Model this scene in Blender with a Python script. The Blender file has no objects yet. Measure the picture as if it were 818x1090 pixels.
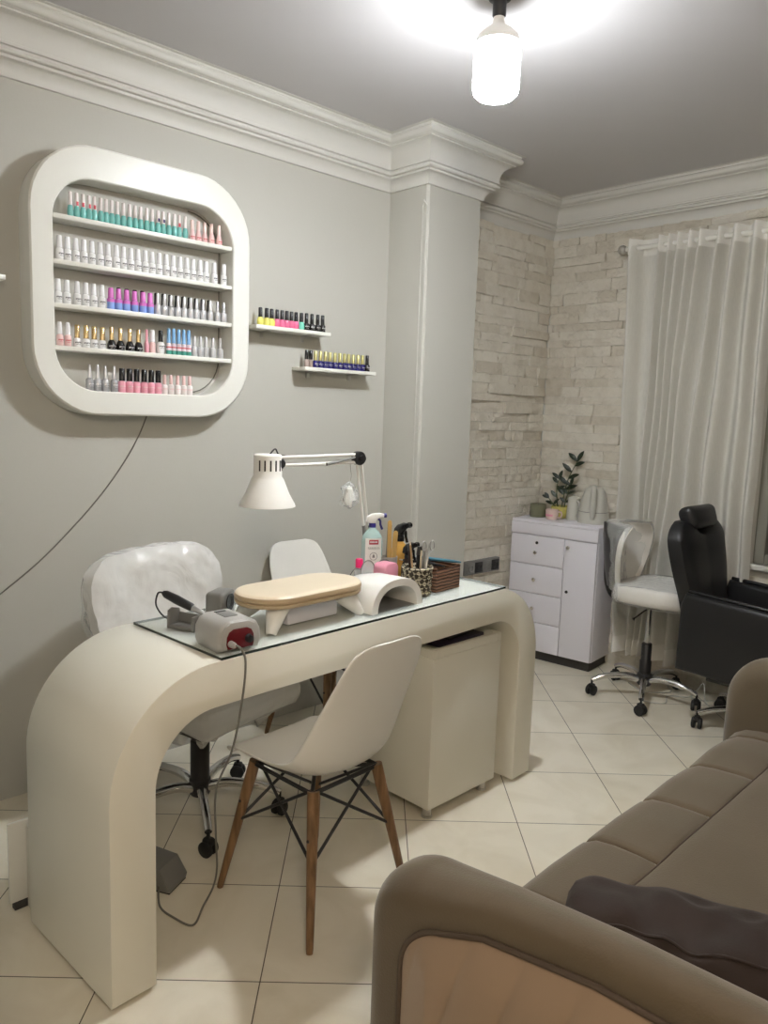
import bpy, bmesh, math, random
from math import sin, cos, pi, radians, sqrt, atan2
from mathutils import Vector, Matrix, noise

random.seed(11)
SC = bpy.context.scene
COL = SC.collection
V = Vector


# ------------------------------------------------------------------ helpers
def lin(c):
    return tuple(((x / 12.92) if x <= 0.04045 else ((x + 0.055) / 1.055) ** 2.4) for x in c)


def rgb(r, g, b):
    return lin((r / 255, g / 255, b / 255))


class MB:
    """collects shapes; link() turns them into ONE mesh object"""

    def __init__(self):
        self.bm = bmesh.new()

    def raw(self, verts, faces, mi=0):
        vs = [self.bm.verts.new(v) for v in verts]
        for f in faces:
            try:
                fc = self.bm.faces.new([vs[i] for i in f])
                fc.material_index = mi
            except ValueError:
                pass
        return self

    def merge(self, other, M=None, mi=None):
        idx = {}
        for v in other.verts:
            idx[v] = self.bm.verts.new(M @ v.co if M else v.co)
        for f in other.faces:
            try:
                n = self.bm.faces.new([idx[v] for v in f.verts])
                n.material_index = f.material_index if mi is None else mi
            except ValueError:
                pass
        other.free()
        return self

    def box(self, c, s, bev=0.0, seg=2, rot=None, mi=0):
        b = bmesh.new()
        bmesh.ops.create_cube(b, size=1.0)
        for v in b.verts:
            v.co = V((v.co.x * s[0], v.co.y * s[1], v.co.z * s[2]))
        if bev > 0:
            bmesh.ops.bevel(b, geom=list(b.edges), offset=min(bev, min(s) * 0.49), segments=seg, profile=0.5, affect='EDGES')
        M = Matrix.Translation(c)
        if rot is not None:
            M = M @ rot
        return self.merge(b, M, mi)

    def bx(self, x0, x1, y0, y1, z0, z1, bev=0.0, seg=2, mi=0):
        return self.box(((x0 + x1) / 2, (y0 + y1) / 2, (z0 + z1) / 2), (x1 - x0, y1 - y0, z1 - z0), bev, seg, None, mi)

    def tube(self, pts, r, seg=8, caps=True, mi=0):
        pts = [V(p) for p in pts]
        n = len(pts)
        rs = r if isinstance(r, (list, tuple)) else [r] * n
        T = []
        for i in range(n):
            a = pts[max(i - 1, 0)]
            b = pts[min(i + 1, n - 1)]
            t = b - a
            T.append(t.normalized() if t.length > 1e-9 else V((0, 0, 1)))
        up = V((0, 0, 1)) if abs(T[0].z) < 0.9 else V((1, 0, 0))
        nrm = T[0].cross(up).normalized()
        verts = []
        for i in range(n):
            if i:
                nrm = (nrm - T[i] * nrm.dot(T[i]))
                nrm = nrm.normalized() if nrm.length > 1e-9 else T[i].orthogonal().normalized()
            bn = T[i].cross(nrm)
            for k in range(seg):
                a = 2 * pi * k / seg
                verts.append(pts[i] + (nrm * cos(a) + bn * sin(a)) * rs[i])
        faces = []
        for i in range(n - 1):
            for k in range(seg):
                k2 = (k + 1) % seg
                faces.append((i * seg + k, i * seg + k2, (i + 1) * seg + k2, (i + 1) * seg + k))
        if caps:
            faces.append(tuple(range(seg))[::-1])
            faces.append(tuple((n - 1) * seg + k for k in range(seg)))
        return self.raw(verts, faces, mi)

    def lathe(self, prof, c=(0, 0, 0), seg=24, M=None, mi=0, a0=0.0, a1=2 * pi):
        """prof: (r,z) list from one end to the other"""
        full = abs(a1 - a0 - 2 * pi) < 1e-6
        ns = seg if full else seg + 1
        M = M or Matrix.Identity(4)
        M = Matrix.Translation(c) @ M
        verts, faces, rows = [], [], []
        for (r, z) in prof:
            if r < 1e-6:
                rows.append([len(verts)] * ns)
                verts.append(M @ V((0, 0, z)))
            else:
                row = []
                for k in range(ns):
                    a = a0 + (a1 - a0) * k / seg
                    row.append(len(verts))
                    verts.append(M @ V((r * cos(a), r * sin(a), z)))
                rows.append(row)
        for i in range(len(prof) - 1):
            A, B = rows[i], rows[i + 1]
            for k in range(seg):
                k2 = (k + 1) % ns
                q = [A[k], A[k2], B[k2], B[k]]
                u = []
                for x in q:
                    if x not in u:
                        u.append(x)
                if len(u) >= 3:
                    faces.append(tuple(u))
        return self.raw(verts, faces, mi)

    def ell(self, c, r, seg=16, rings=10, M=None, mi=0, p=1.0):
        """(super)ellipsoid"""
        def sg(x):
            return math.copysign(abs(x) ** p, x)
        verts, faces = [], []
        M = M or Matrix.Identity(4)
        M = Matrix.Translation(c) @ M
        for i in range(rings + 1):
            th = -pi / 2 + pi * i / rings
            for k in range(seg):
                a = 2 * pi * k / seg
                verts.append(M @ V((r[0] * sg(cos(th)) * sg(cos(a)), r[1] * sg(cos(th)) * sg(sin(a)), r[2] * sg(sin(th)))))
        for i in range(rings):
            for k in range(seg):
                k2 = (k + 1) % seg
                faces.append((i * seg + k, i * seg + k2, (i + 1) * seg + k2, (i + 1) * seg + k))
        self.raw(verts, faces, mi)
        return self

    def grid(self, fn, nu, nv, closeu=False, mi=0):
        verts = [V(fn(i / nu, j / nv)) for j in range(nv + 1) for i in range(nu + (0 if closeu else 1))]
        w = nu if closeu else nu + 1
        faces = []
        for j in range(nv):
            for i in range(nu):
                i2 = (i + 1) % w
                faces.append((j * w + i, j * w + i2, (j + 1) * w + i2, (j + 1) * w + i))
        return self.raw(verts, faces, mi)

    def prism(self, poly, d0, d1, axis='y', mi=0, bev=0.0, seg=2):
        """poly: 2-D outline. axis y: outline is (x,z); axis x: (y,z); axis z: (x,y)"""
        b = bmesh.new()
        def P(q, d):
            return {'y': (q[0], d, q[1]), 'x': (d, q[0], q[1]), 'z': (q[0], q[1], d)}[axis]
        A = [b.verts.new(P(q, d0)) for q in poly]
        B = [b.verts.new(P(q, d1)) for q in poly]
        n = len(poly)
        e = []
        fa = b.faces.new(A)
        fb = b.faces.new(B[::-1])
        for i in range(n):
            b.faces.new((A[i], B[i], B[(i + 1) % n], A[(i + 1) % n]))
        bmesh.ops.recalc_face_normals(b, faces=list(b.faces))
        if bev > 0:
            e = list(fa.edges) + list(fb.edges)
            bmesh.ops.bevel(b, geom=e, offset=bev, segments=seg, profile=0.5, affect='EDGES')
        return self.merge(b, None, mi)

    def weld(self, d=1e-5):
        bmesh.ops.remove_doubles(self.bm, verts=list(self.bm.verts), dist=d)
        return self

    def link(self, name, mats, parent=None, ang=40, loc=None, rz=0.0, flip=True, solid=0.0, sub=0):
        if flip:
            bmesh.ops.recalc_face_normals(self.bm, faces=list(self.bm.faces))
        me = bpy.data.meshes.new(name)
        self.bm.to_mesh(me)
        self.bm.free()
        for m in (mats if isinstance(mats, (list, tuple)) else [mats]):
            me.materials.append(m)
        if ang:
            me.polygons.foreach_set('use_smooth', [True] * len(me.polygons))
            if ang < 180:
                me.set_sharp_from_angle(angle=radians(ang))
        o = bpy.data.objects.new(name, me)
        COL.objects.link(o)
        if parent:
            o.parent = parent
        if loc is not None:
            o.location = loc
        if rz:
            o.rotation_euler = (0, 0, rz)
        if solid:
            md = o.modifiers.new('thickness', 'SOLIDIFY')
            md.thickness = solid
            md.offset = 0
        if sub:
            md = o.modifiers.new('smooth', 'SUBSURF')
            md.levels = sub
            md.render_levels = sub
        return o


def tag(o, label=None, cat=None, group=None, kind=None):
    if label:
        o['label'] = label
    if cat:
        o['category'] = cat
    if group:
        o['group'] = group
    if kind:
        o['kind'] = kind
    return o


def thing(name, label, cat, loc=(0, 0, 0), rz=0.0, group=None):
    o = bpy.data.objects.new(name, None)
    o.empty_display_size = 0.05
    COL.objects.link(o)
    o.location = loc
    o.rotation_euler = (0, 0, rz)
    return tag(o, label, cat, group)


def struct(o):
    o['kind'] = 'structure'
    return o


def dup(root, loc, rz=None, label=None, group=None):
    r = root.copy()
    COL.objects.link(r)
    r.location = loc
    if rz is not None:
        r.rotation_euler = (0, 0, rz)
    if label:
        r['label'] = label
    if group:
        r['group'] = group
    for ch in list(root.children):
        c = ch.copy()
        COL.objects.link(c)
        c.parent = r
        for g in list(ch.children):
            d = g.copy()
            COL.objects.link(d)
            d.parent = c
    return r


def arc(cx, cy, r, a0, a1, n):
    return [(cx + r * cos(a0 + (a1 - a0) * i / n), cy + r * sin(a0 + (a1 - a0) * i / n)) for i in range(n + 1)]


def rrect(x0, x1, y0, y1, r, n=8):
    return (arc(x1 - r, y1 - r, r, 0, pi / 2, n) + arc(x0 + r, y1 - r, r, pi / 2, pi, n)
            + arc(x0 + r, y0 + r, r, pi, 1.5 * pi, n) + arc(x1 - r, y0 + r, r, 1.5 * pi, 2 * pi, n))


def smooth_path(pts, n=8):
    """Catmull-Rom through the points"""
    pts = [V(p) for p in pts]
    out = []
    for i in range(len(pts) - 1):
        p0 = pts[max(i - 1, 0)]
        p1, p2 = pts[i], pts[i + 1]
        p3 = pts[min(i + 2, len(pts) - 1)]
        for k in range(n):
            t = k / n
            out.append(0.5 * ((2 * p1) + (p2 - p0) * t + (2 * p0 - 5 * p1 + 4 * p2 - p3) * t * t
                              + (3 * p1 - p0 - 3 * p2 + p3) * t ** 3))
    out.append(pts[-1])
    return out


def lerp_tab(tab, s):
    n = len(tab) - 1
    f = min(max(s, 0), 1) * n
    i = min(int(f), n - 1)
    f -= i
    a, b = tab[i], tab[i + 1]
    if isinstance(a, (tuple, list)):
        return tuple(x + (y - x) * f for x, y in zip(a, b))
    return a + (b - a) * f


# ---------------------------------------------------------------- materials
def nt(name):
    m = bpy.data.materials.new(name)
    m.use_nodes = True
    t = m.node_tree
    bs = t.nodes['Principled BSDF']
    return m, t, bs


def N(t, typ, **kw):
    n = t.nodes.new(typ)
    for k, v in kw.items():
        if k in n.inputs:
            n.inputs[k].default_value = v
        else:
            setattr(n, k, v)
    return n


def mat(name, col, rough=0.5, metal=0.0, var=0.06, scale=8.0, bump=0.0, bscale=60.0, coat=0.0, sheen=0.0, alpha=1.0, bdist=0.004, ior=1.5, detail=4.0):
    m, t, bs = nt(name)
    tc = N(t, 'ShaderNodeTexCoord')
    nz = N(t, 'ShaderNodeTexNoise', Scale=scale, Detail=detail)
    t.links.new(tc.outputs['Object'], nz.inputs['Vector'])
    mx = N(t, 'ShaderNodeMix')
    mx.data_type = 'RGBA'
    mx.inputs[6].default_value = tuple(max(0, c * (1 - var)) for c in col) + (1,)
    mx.inputs[7].default_value = tuple(min(1, c * (1 + var)) for c in col) + (1,)
    t.links.new(nz.outputs['Fac'], mx.inputs[0])
    t.links.new(mx.outputs[2], bs.inputs['Base Color'])
    bs.inputs['Roughness'].default_value = rough
    bs.inputs['Metallic'].default_value = metal
    bs.inputs['IOR'].default_value = ior
    if coat:
        bs.inputs['Coat Weight'].default_value = coat
        bs.inputs['Coat Roughness'].default_value = 0.08
    if sheen:
        bs.inputs['Sheen Weight'].default_value = sheen
        bs.inputs['Sheen Roughness'].default_value = 0.4
    if bump:
        n2 = N(t, 'ShaderNodeTexNoise', Scale=bscale, Detail=5.0)
        t.links.new(tc.outputs['Object'], n2.inputs['Vector'])
        bp = N(t, 'ShaderNodeBump', Strength=bump, Distance=bdist)
        t.links.new(n2.outputs['Fac'], bp.inputs['Height'])
        t.links.new(bp.outputs['Normal'], bs.inputs['Normal'])
    if alpha < 1:
        bs.inputs['Alpha'].default_value = alpha
    return m


def see_through(name, col, clear=0.6, rough=0.05, bump=0.0, bscale=30.0):
    """thin clear plastic or glass: transparent body with a Fresnel gloss"""
    m, t, bs = nt(name)
    out = t.nodes['Material Output']
    bs.inputs['Base Color'].default_value = col + (1,)
    bs.inputs['Roughness'].default_value = rough
    tr = N(t, 'ShaderNodeBsdfTransparent')
    lw = N(t, 'ShaderNodeLayerWeight', Blend=0.25)
    mr = N(t, 'ShaderNodeMapRange')
    mr.inputs['To Min'].default_value = clear
    mr.inputs['To Max'].default_value = max(clear - 0.45, 0.05)
    t.links.new(lw.outputs['Facing'], mr.inputs['Value'])
    mx = N(t, 'ShaderNodeMixShader')
    t.links.new(mr.outputs['Result'], mx.inputs['Fac'])
    t.links.new(bs.outputs['BSDF'], mx.inputs[1])
    t.links.new(tr.outputs['BSDF'], mx.inputs[2])
    t.links.new(mx.outputs['Shader'], out.inputs['Surface'])
    if bump:
        tc = N(t, 'ShaderNodeTexCoord')
        n2 = N(t, 'ShaderNodeTexNoise', Scale=bscale, Detail=3.0, Distortion=1.5)
        t.links.new(tc.outputs['Object'], n2.inputs['Vector'])
        bp = N(t, 'ShaderNodeBump', Strength=bump, Distance=0.02)
        t.links.new(n2.outputs['Fac'], bp.inputs['Height'])
        t.links.new(bp.outputs['Normal'], bs.inputs['Normal'])
    return m


M = {}
M['wall'] = mat('wall_paint', rgb(190, 188, 180), 0.55, var=0.025, scale=2.2, bump=0.06, bscale=90)
M['ceiling'] = mat('ceiling_paint', rgb(202, 199, 200), 0.7, var=0.02, scale=2.0)
M['plaster'] = mat('white_plaster', rgb(213, 211, 205), 0.5, var=0.02, scale=5.0)
M['white'] = mat('white_lacquer', rgb(232, 231, 224), 0.32, var=0.015, scale=4.0)
M['desk'] = mat('desk_lacquer', rgb(232, 228, 214), 0.30, var=0.02, scale=3.0)
M['cream'] = mat('pedestal_board', rgb(228, 225, 212), 0.4, var=0.02, scale=3.0)
M['plastic'] = mat('white_plastic', rgb(234, 232, 226), 0.34, var=0.012)
M['coolwhite'] = mat('cool_white_board', rgb(228, 226, 234), 0.35, var=0.012)
M['gap'] = mat('dark_gap', rgb(60, 58, 56), 0.7)
M['grey'] = mat('grey_plastic', rgb(172, 170, 166), 0.38, var=0.03)
M['midgrey'] = mat('mid_grey_plastic', rgb(122, 121, 118), 0.4, var=0.03)
M['dark'] = mat('dark_plastic', rgb(34, 33, 34), 0.4, var=0.05)
M['black'] = mat('black_gloss', rgb(20, 20, 22), 0.22, var=0.05)
M['red'] = mat('dark_red_panel', rgb(96, 18, 26), 0.25)
M['chrome'] = mat('chrome', (0.72, 0.72, 0.72), 0.12, 1.0, var=0.01)
M['steel'] = mat('brushed_steel', (0.6, 0.59, 0.57), 0.3, 1.0, var=0.05, scale=40)
M['gold'] = mat('gold_metal', (0.62, 0.40, 0.13), 0.25, 1.0)
M['leather'] = mat('black_leather', rgb(24, 24, 26), 0.42, var=0.1, bump=0.15, bscale=220)
M['suede'] = mat('brown_suede', rgb(94, 82, 64), 0.85, var=0.24, scale=4.0, bump=0.2, bscale=260, sheen=0.35, detail=7)
M['peach'] = mat('tan_velvet', rgb(150, 128, 107), 0.75, var=0.10, scale=4.0, bump=0.08, bscale=260, sheen=0.4)
M['darkbrown'] = mat('dark_brown_velvet', rgb(42, 29, 22), 0.85, var=0.3, scale=9.0, bump=0.15, bscale=200, sheen=0.08)
M['seam'] = mat('seam_thread', rgb(34, 27, 22), 0.8)
M['piping'] = mat('brown_piping', rgb(78, 65, 54), 0.7)
M['rubber'] = mat('black_rubber', rgb(22, 22, 22), 0.6)
M['olive'] = mat('olive_wax', rgb(116, 116, 92), 0.5)
M['ceramicpink'] = mat('pink_ceramic', rgb(224, 200, 190), 0.25)
M['potyellow'] = mat('yellow_pot', rgb(186, 176, 92), 0.5, var=0.25, scale=60)
M['leaf'] = mat('dark_leaf', rgb(24, 38, 18), 0.4, var=0.3, scale=30)
M['stem'] = mat('green_stem', rgb(66, 78, 40), 0.5)
M['soil'] = mat('soil', rgb(50, 38, 28), 0.95, bump=0.6, bscale=120)
M['kettle'] = mat('kettle_silver_plastic', rgb(196, 195, 186), 0.3, var=0.02)
M['pink'] = mat('soft_pink', rgb(222, 150, 168), 0.45)
M['hotpink'] = mat('hot_pink', rgb(232, 40, 110), 0.4)
M['blue'] = mat('navy_blue_plastic', rgb(40, 32, 110), 0.35)
M['amber'] = mat('amber_plastic', rgb(190, 146, 66), 0.3)
M['filegold'] = mat('gold_file', rgb(196, 160, 96), 0.5)
M['brushwood'] = mat('brush_wood', rgb(176, 140, 96), 0.5)
M['bluecap'] = mat('teal_plastic', rgb(70, 120, 140), 0.4)
M['wire'] = mat('wire_grey', rgb(118, 116, 108), 0.5)
M['wirewhite'] = mat('wire_white', rgb(196, 194, 186), 0.5)
M['purple'] = mat('dark_purple_cover', rgb(52, 42, 62), 0.35)
M['padtop'] = mat('pale_leatherette', rgb(226, 210, 184), 0.38, var=0.03)
M['padside'] = mat('tan_leatherette', rgb(186, 164, 132), 0.45, var=0.04)


def m_wood():
    m, t, bs = nt('beech_wood')
    tc = N(t, 'ShaderNodeTexCoord')
    mp = N(t, 'ShaderNodeMapping')
    mp.inputs['Scale'].default_value = (60, 60, 4)
    nz = N(t, 'ShaderNodeTexNoise', Scale=1.0, Detail=4.0)
    cr = N(t, 'ShaderNodeValToRGB')
    cr.color_ramp.elements[0].color = rgb(98, 72, 46) + (1,)
    cr.color_ramp.elements[0].position = 0.3
    cr.color_ramp.elements[1].color = rgb(146, 112, 78) + (1,)
    cr.color_ramp.elements[1].position = 0.7
    t.links.new(tc.outputs['Object'], mp.inputs['Vector'])
    t.links.new(mp.outputs['Vector'], nz.inputs['Vector'])
    t.links.new(nz.outputs['Fac'], cr.inputs['Fac'])
    t.links.new(cr.outputs['Color'], bs.inputs['Base Color'])
    bs.inputs['Roughness'].default_value = 0.45
    return m


M['wood'] = m_wood()


def m_tile():
    m, t, bs = nt('floor_tiles')
    tc = N(t, 'ShaderNodeTexCoord')
    mp = N(t, 'ShaderNodeMapping')
    mp.inputs['Rotation'].default_value = (0, 0, -0.8218)
    mp.inputs['Location'].default_value = (-0.155 + 4.02, -0.192 + 4.02, 0)
    bk = N(t, 'ShaderNodeTexBrick', Scale=1.0)
    bk.offset = 0.0
    bk.squash = 1.0
    bk.inputs['Brick Width'].default_value = 0.402
    bk.inputs['Row Height'].default_value = 0.402
    bk.inputs['Mortar Size'].default_value = 0.0016
    bk.inputs['Mortar Smooth'].default_value = 0.1
    bk.inputs['Color1'].default_value = rgb(232, 225, 208) + (1,)
    bk.inputs['Color2'].default_value = rgb(226, 218, 200) + (1,)
    bk.inputs['Mortar'].default_value = rgb(84, 74, 58) + (1,)
    t.links.new(tc.outputs['Object'], mp.inputs['Vector'])
    t.links.new(mp.outputs['Vector'], bk.inputs['Vector'])
    nz = N(t, 'ShaderNodeTexNoise', Scale=3.0, Detail=8.0, Distortion=1.8)
    t.links.new(tc.outputs['Object'], nz.inputs['Vector'])
    cr = N(t, 'ShaderNodeValToRGB')
    cr.color_ramp.elements[0].color = (0.80, 0.77, 0.71, 1)
    cr.color_ramp.elements[0].position = 0.3
    cr.color_ramp.elements[1].color = (1, 1, 1, 1)
    cr.color_ramp.elements[1].position = 0.6
    t.links.new(nz.outputs['Fac'], cr.inputs['Fac'])
    mx = N(t, 'ShaderNodeMix')
    mx.data_type = 'RGBA'
    mx.blend_type = 'MULTIPLY'
    mx.inputs[0].default_value = 0.55
    t.links.new(bk.outputs['Color'], mx.inputs[6])
    t.links.new(cr.outputs['Color'], mx.inputs[7])
    t.links.new(mx.outputs[2], bs.inputs['Base Color'])
    bs.inputs['Roughness'].default_value = 0.28
    bp = N(t, 'ShaderNodeBump', Strength=0.4, Distance=0.002)
    bp.invert = True
    t.links.new(bk.outputs['Fac'], bp.inputs['Height'])
    t.links.new(bp.outputs['Normal'], bs.inputs['Normal'])
    return m


M['tile'] = m_tile()


def m_stone():
    m, t, bs = nt('split_travertine')
    tc = N(t, 'ShaderNodeTexCoord')
    ge = N(t, 'ShaderNodeNewGeometry')
    cr = N(t, 'ShaderNodeValToRGB')
    e = cr.color_ramp.elements
    e[0].color = rgb(222, 215, 200) + (1,)
    e[1].color = rgb(238, 233, 222) + (1,)
    x = e.new(0.12)
    x.color = rgb(217, 209, 194) + (1,)
    x = e.new(0.3)
    x.color = rgb(234, 229, 217) + (1,)
    x = e.new(0.7)
    x.color = rgb(228, 221, 207) + (1,)
    t.links.new(ge.outputs['Random Per Island'], cr.inputs['Fac'])
    nz = N(t, 'ShaderNodeTexNoise', Scale=14.0, Detail=7.0, Roughness=0.65)
    t.links.new(tc.outputs['Object'], nz.inputs['Vector'])
    c2 = N(t, 'ShaderNodeValToRGB')
    c2.color_ramp.elements[0].color = (0.72, 0.68, 0.62, 1)
    c2.color_ramp.elements[0].position = 0.3
    c2.color_ramp.elements[1].color = (1, 1, 1, 1)
    c2.color_ramp.elements[1].position = 0.55
    t.links.new(nz.outputs['Fac'], c2.inputs['Fac'])
    mx = N(t, 'ShaderNodeMix')
    mx.data_type = 'RGBA'
    mx.blend_type = 'MULTIPLY'
    mx.inputs[0].default_value = 0.4
    t.links.new(cr.outputs['Color'], mx.inputs[6])
    t.links.new(c2.outputs['Color'], mx.inputs[7])
    t.links.new(mx.outputs[2], bs.inputs['Base Color'])
    bs.inputs['Roughness'].default_value = 0.9
    n2 = N(t, 'ShaderNodeTexNoise', Scale=28.0, Detail=8.0, Roughness=0.7)
    t.links.new(tc.outputs['Object'], n2.inputs['Vector'])
    bp = N(t, 'ShaderNodeBump', Strength=0.9, Distance=0.022)
    t.links.new(n2.outputs['Fac'], bp.inputs['Height'])
    t.links.new(bp.outputs['Normal'], bs.inputs['Normal'])
    return m


M['stone'] = m_stone()


def m_weave(name, c1, c2, sc, diamonds=False):
    m, t, bs = nt(name)
    tc = N(t, 'ShaderNodeTexCoord')
    wv = N(t, 'ShaderNodeTexWave', Scale=sc, Distortion=3.0)
    wv.bands_direction = 'Z'
    w2 = N(t, 'ShaderNodeTexVoronoi', Scale=sc * 1.1)
    t.links.new(tc.outputs['Object'], wv.inputs['Vector'])
    t.links.new(tc.outputs['Object'], w2.inputs['Vector'])
    ad = N(t, 'ShaderNodeMath', operation='MULTIPLY')
    t.links.new(wv.outputs['Fac'], ad.inputs[0])
    t.links.new(w2.outputs['Distance'], ad.inputs[1])
    cr = N(t, 'ShaderNodeValToRGB')
    cr.color_ramp.elements[0].color = c1 + (1,)
    cr.color_ramp.elements[1].color = c2 + (1,)
    cr.color_ramp.elements[1].position = 0.45 if diamonds else 0.7
    if diamonds:
        mp = N(t, 'ShaderNodeMapping')
        mp.inputs['Rotation'].default_value = (0.785, 0.0, 0.4)
        ck = N(t, 'ShaderNodeTexChecker', Scale=72.0)
        ck.inputs['Color1'].default_value = (1, 1, 1, 1)
        ck.inputs['Color2'].default_value = (0.12, 0.12, 0.12, 1)
        t.links.new(tc.outputs['Object'], mp.inputs['Vector'])
        t.links.new(mp.outputs['Vector'], ck.inputs['Vector'])
        a2 = N(t, 'ShaderNodeMath', operation='MULTIPLY')
        t.links.new(ck.outputs['Fac'], a2.inputs[0])
        t.links.new(wv.outputs['Fac'], a2.inputs[1])
        ad = a2
    else:
        ad = wv
    t.links.new(ad.outputs[0 if diamonds else 'Fac'], cr.inputs['Fac'])
    t.links.new(cr.outputs['Color'], bs.inputs['Base Color'])
    bs.inputs['Roughness'].default_value = 0.75
    bp = N(t, 'ShaderNodeBump', Strength=0.6, Distance=0.004)
    t.links.new(ad.outputs[0 if diamonds else 'Fac'], bp.inputs['Height'])
    t.links.new(bp.outputs['Normal'], bs.inputs['Normal'])
    return m


M['weave'] = m_weave('cream_dark_weave', rgb(58, 50, 40), rgb(214, 204, 176), 60, True)
M['wicker'] = m_weave('brown_wicker', rgb(48, 32, 24), rgb(128, 92, 68), 28)


def m_curtain():
    m, t, bs = nt('sheer_curtain')
    out = t.nodes['Material Output']
    t.nodes.remove(bs)
    tc = N(t, 'ShaderNodeTexCoord')
    mp = N(t, 'ShaderNodeMapping')
    mp.inputs['Scale'].default_value = (160, 160, 30)
    nz = N(t, 'ShaderNodeTexNoise', Scale=1.0, Detail=3.0)
    t.links.new(tc.outputs['Object'], mp.inputs['Vector'])
    t.links.new(mp.outputs['Vector'], nz.inputs['Vector'])
    cr = N(t, 'ShaderNodeValToRGB')
    cr.color_ramp.elements[0].color = rgb(228, 226, 218) + (1,)
    cr.color_ramp.elements[1].color = rgb(244, 242, 236) + (1,)
    t.links.new(nz.outputs['Fac'], cr.inputs['Fac'])
    di = N(t, 'ShaderNodeBsdfDiffuse')
    tl = N(t, 'ShaderNodeBsdfTranslucent')
    tr = N(t, 'ShaderNodeBsdfTransparent')
    t.links.new(cr.outputs['Color'], di.inputs['Color'])
    t.links.new(cr.outputs['Color'], tl.inputs['Color'])
    a = N(t, 'ShaderNodeMixShader', Fac=0.3)
    t.links.new(di.outputs['BSDF'], a.inputs[1])
    t.links.new(tl.outputs['BSDF'], a.inputs[2])
    b = N(t, 'ShaderNodeMixShader', Fac=0.07)
    t.links.new(a.outputs['Shader'], b.inputs[1])
    t.links.new(tr.outputs['BSDF'], b.inputs[2])
    t.links.new(b.outputs['Shader'], out.inputs['Surface'])
    return m


M['curtain'] = m_curtain()
M['hem'] = mat('curtain_hem', rgb(240, 238, 232), 0.8, var=0.02, scale=60)


def m_emit(name, col, st):
    m, t, bs = nt(name)
    bs.inputs['Base Color'].default_value = (0.9, 0.9, 0.9, 1)
    bs.inputs['Emission Color'].default_value = col + (1,)
    bs.inputs['Emission Strength'].default_value = st
    return m


M['glass_top'] = see_through('clear_table_glass', rgb(222, 230, 225), 0.86, 0.03)
M['glass_edge'] = mat('glass_edge', rgb(28, 40, 36), 0.15)
M['clear'] = see_through('clear_plastic', rgb(226, 230, 230), 0.62, 0.12)
M['spraybody'] = see_through('clear_aqua_bottle', rgb(196, 226, 222), 0.35, 0.1)
M['wrap'] = see_through('crinkled_wrap', rgb(240, 240, 238), 0.42, 0.16, bump=0.35, bscale=10)
M['wrapclear'] = see_through('clear_wrap', rgb(232, 234, 232), 0.80, 0.1, bump=0.9, bscale=26)
M['upholstery'] = mat('white_upholstery', rgb(236, 232, 224), 0.55, var=0.03, bump=0.25, bscale=24, bdist=0.01)
M['panedark'] = mat('night_glass', rgb(26, 27, 30), 0.08)
M['windowframe'] = mat('window_frame_grey', rgb(140, 138, 128), 0.5)
# ------------------------------------------------------------------ the room
XL, YB, ZC = -2.85, 4.09, 2.71
XR, YN = 0.62, -1.5
CX, CY0, CY1 = -2.595, 2.709, 3.085          # the pilaster
WX0, WX1, WZ0, WZ1 = -1.50, -0.25, 0.74, 2.16  # window in the back wall

struct(MB().bx(XL - 0.1, XR + 0.1, YN - 0.1, YB + 0.1, -0.08, 0.0).link('floor', M['tile'], ang=0))
struct(MB().bx(XL - 0.1, XR + 0.1, YN - 0.1, YB + 0.1, ZC, ZC + 0.08).link('ceiling', M['ceiling'], ang=0))
struct(MB().bx(XL - 0.1, XL, YN, YB, 0, ZC).link('wall_left', M['wall'], ang=0))
struct(MB().bx(XR, XR + 0.1, YN, YB, 0, ZC).link('wall_right', M['wall'], ang=0))
struct(MB().bx(XL, XR, YN - 0.1, YN, 0, ZC).link('wall_near', M['wall'], ang=0))
# added wall outside the view, keeping the warm lamp off the desk's near end
struct(MB().bx(XL, -0.92, 0.14, 0.25, 0, ZC).link('wall_added_shade', M['wall'], ang=0))

mb = MB()
mb.bx(XL - 0.1, WX0, YB, YB + 0.1, 0, ZC)
mb.bx(WX1, XR + 0.1, YB, YB + 0.1, 0, ZC)
mb.bx(WX0, WX1, YB, YB + 0.1, 0, WZ0)
mb.bx(WX0, WX1, YB, YB + 0.1, WZ1, ZC)


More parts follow.
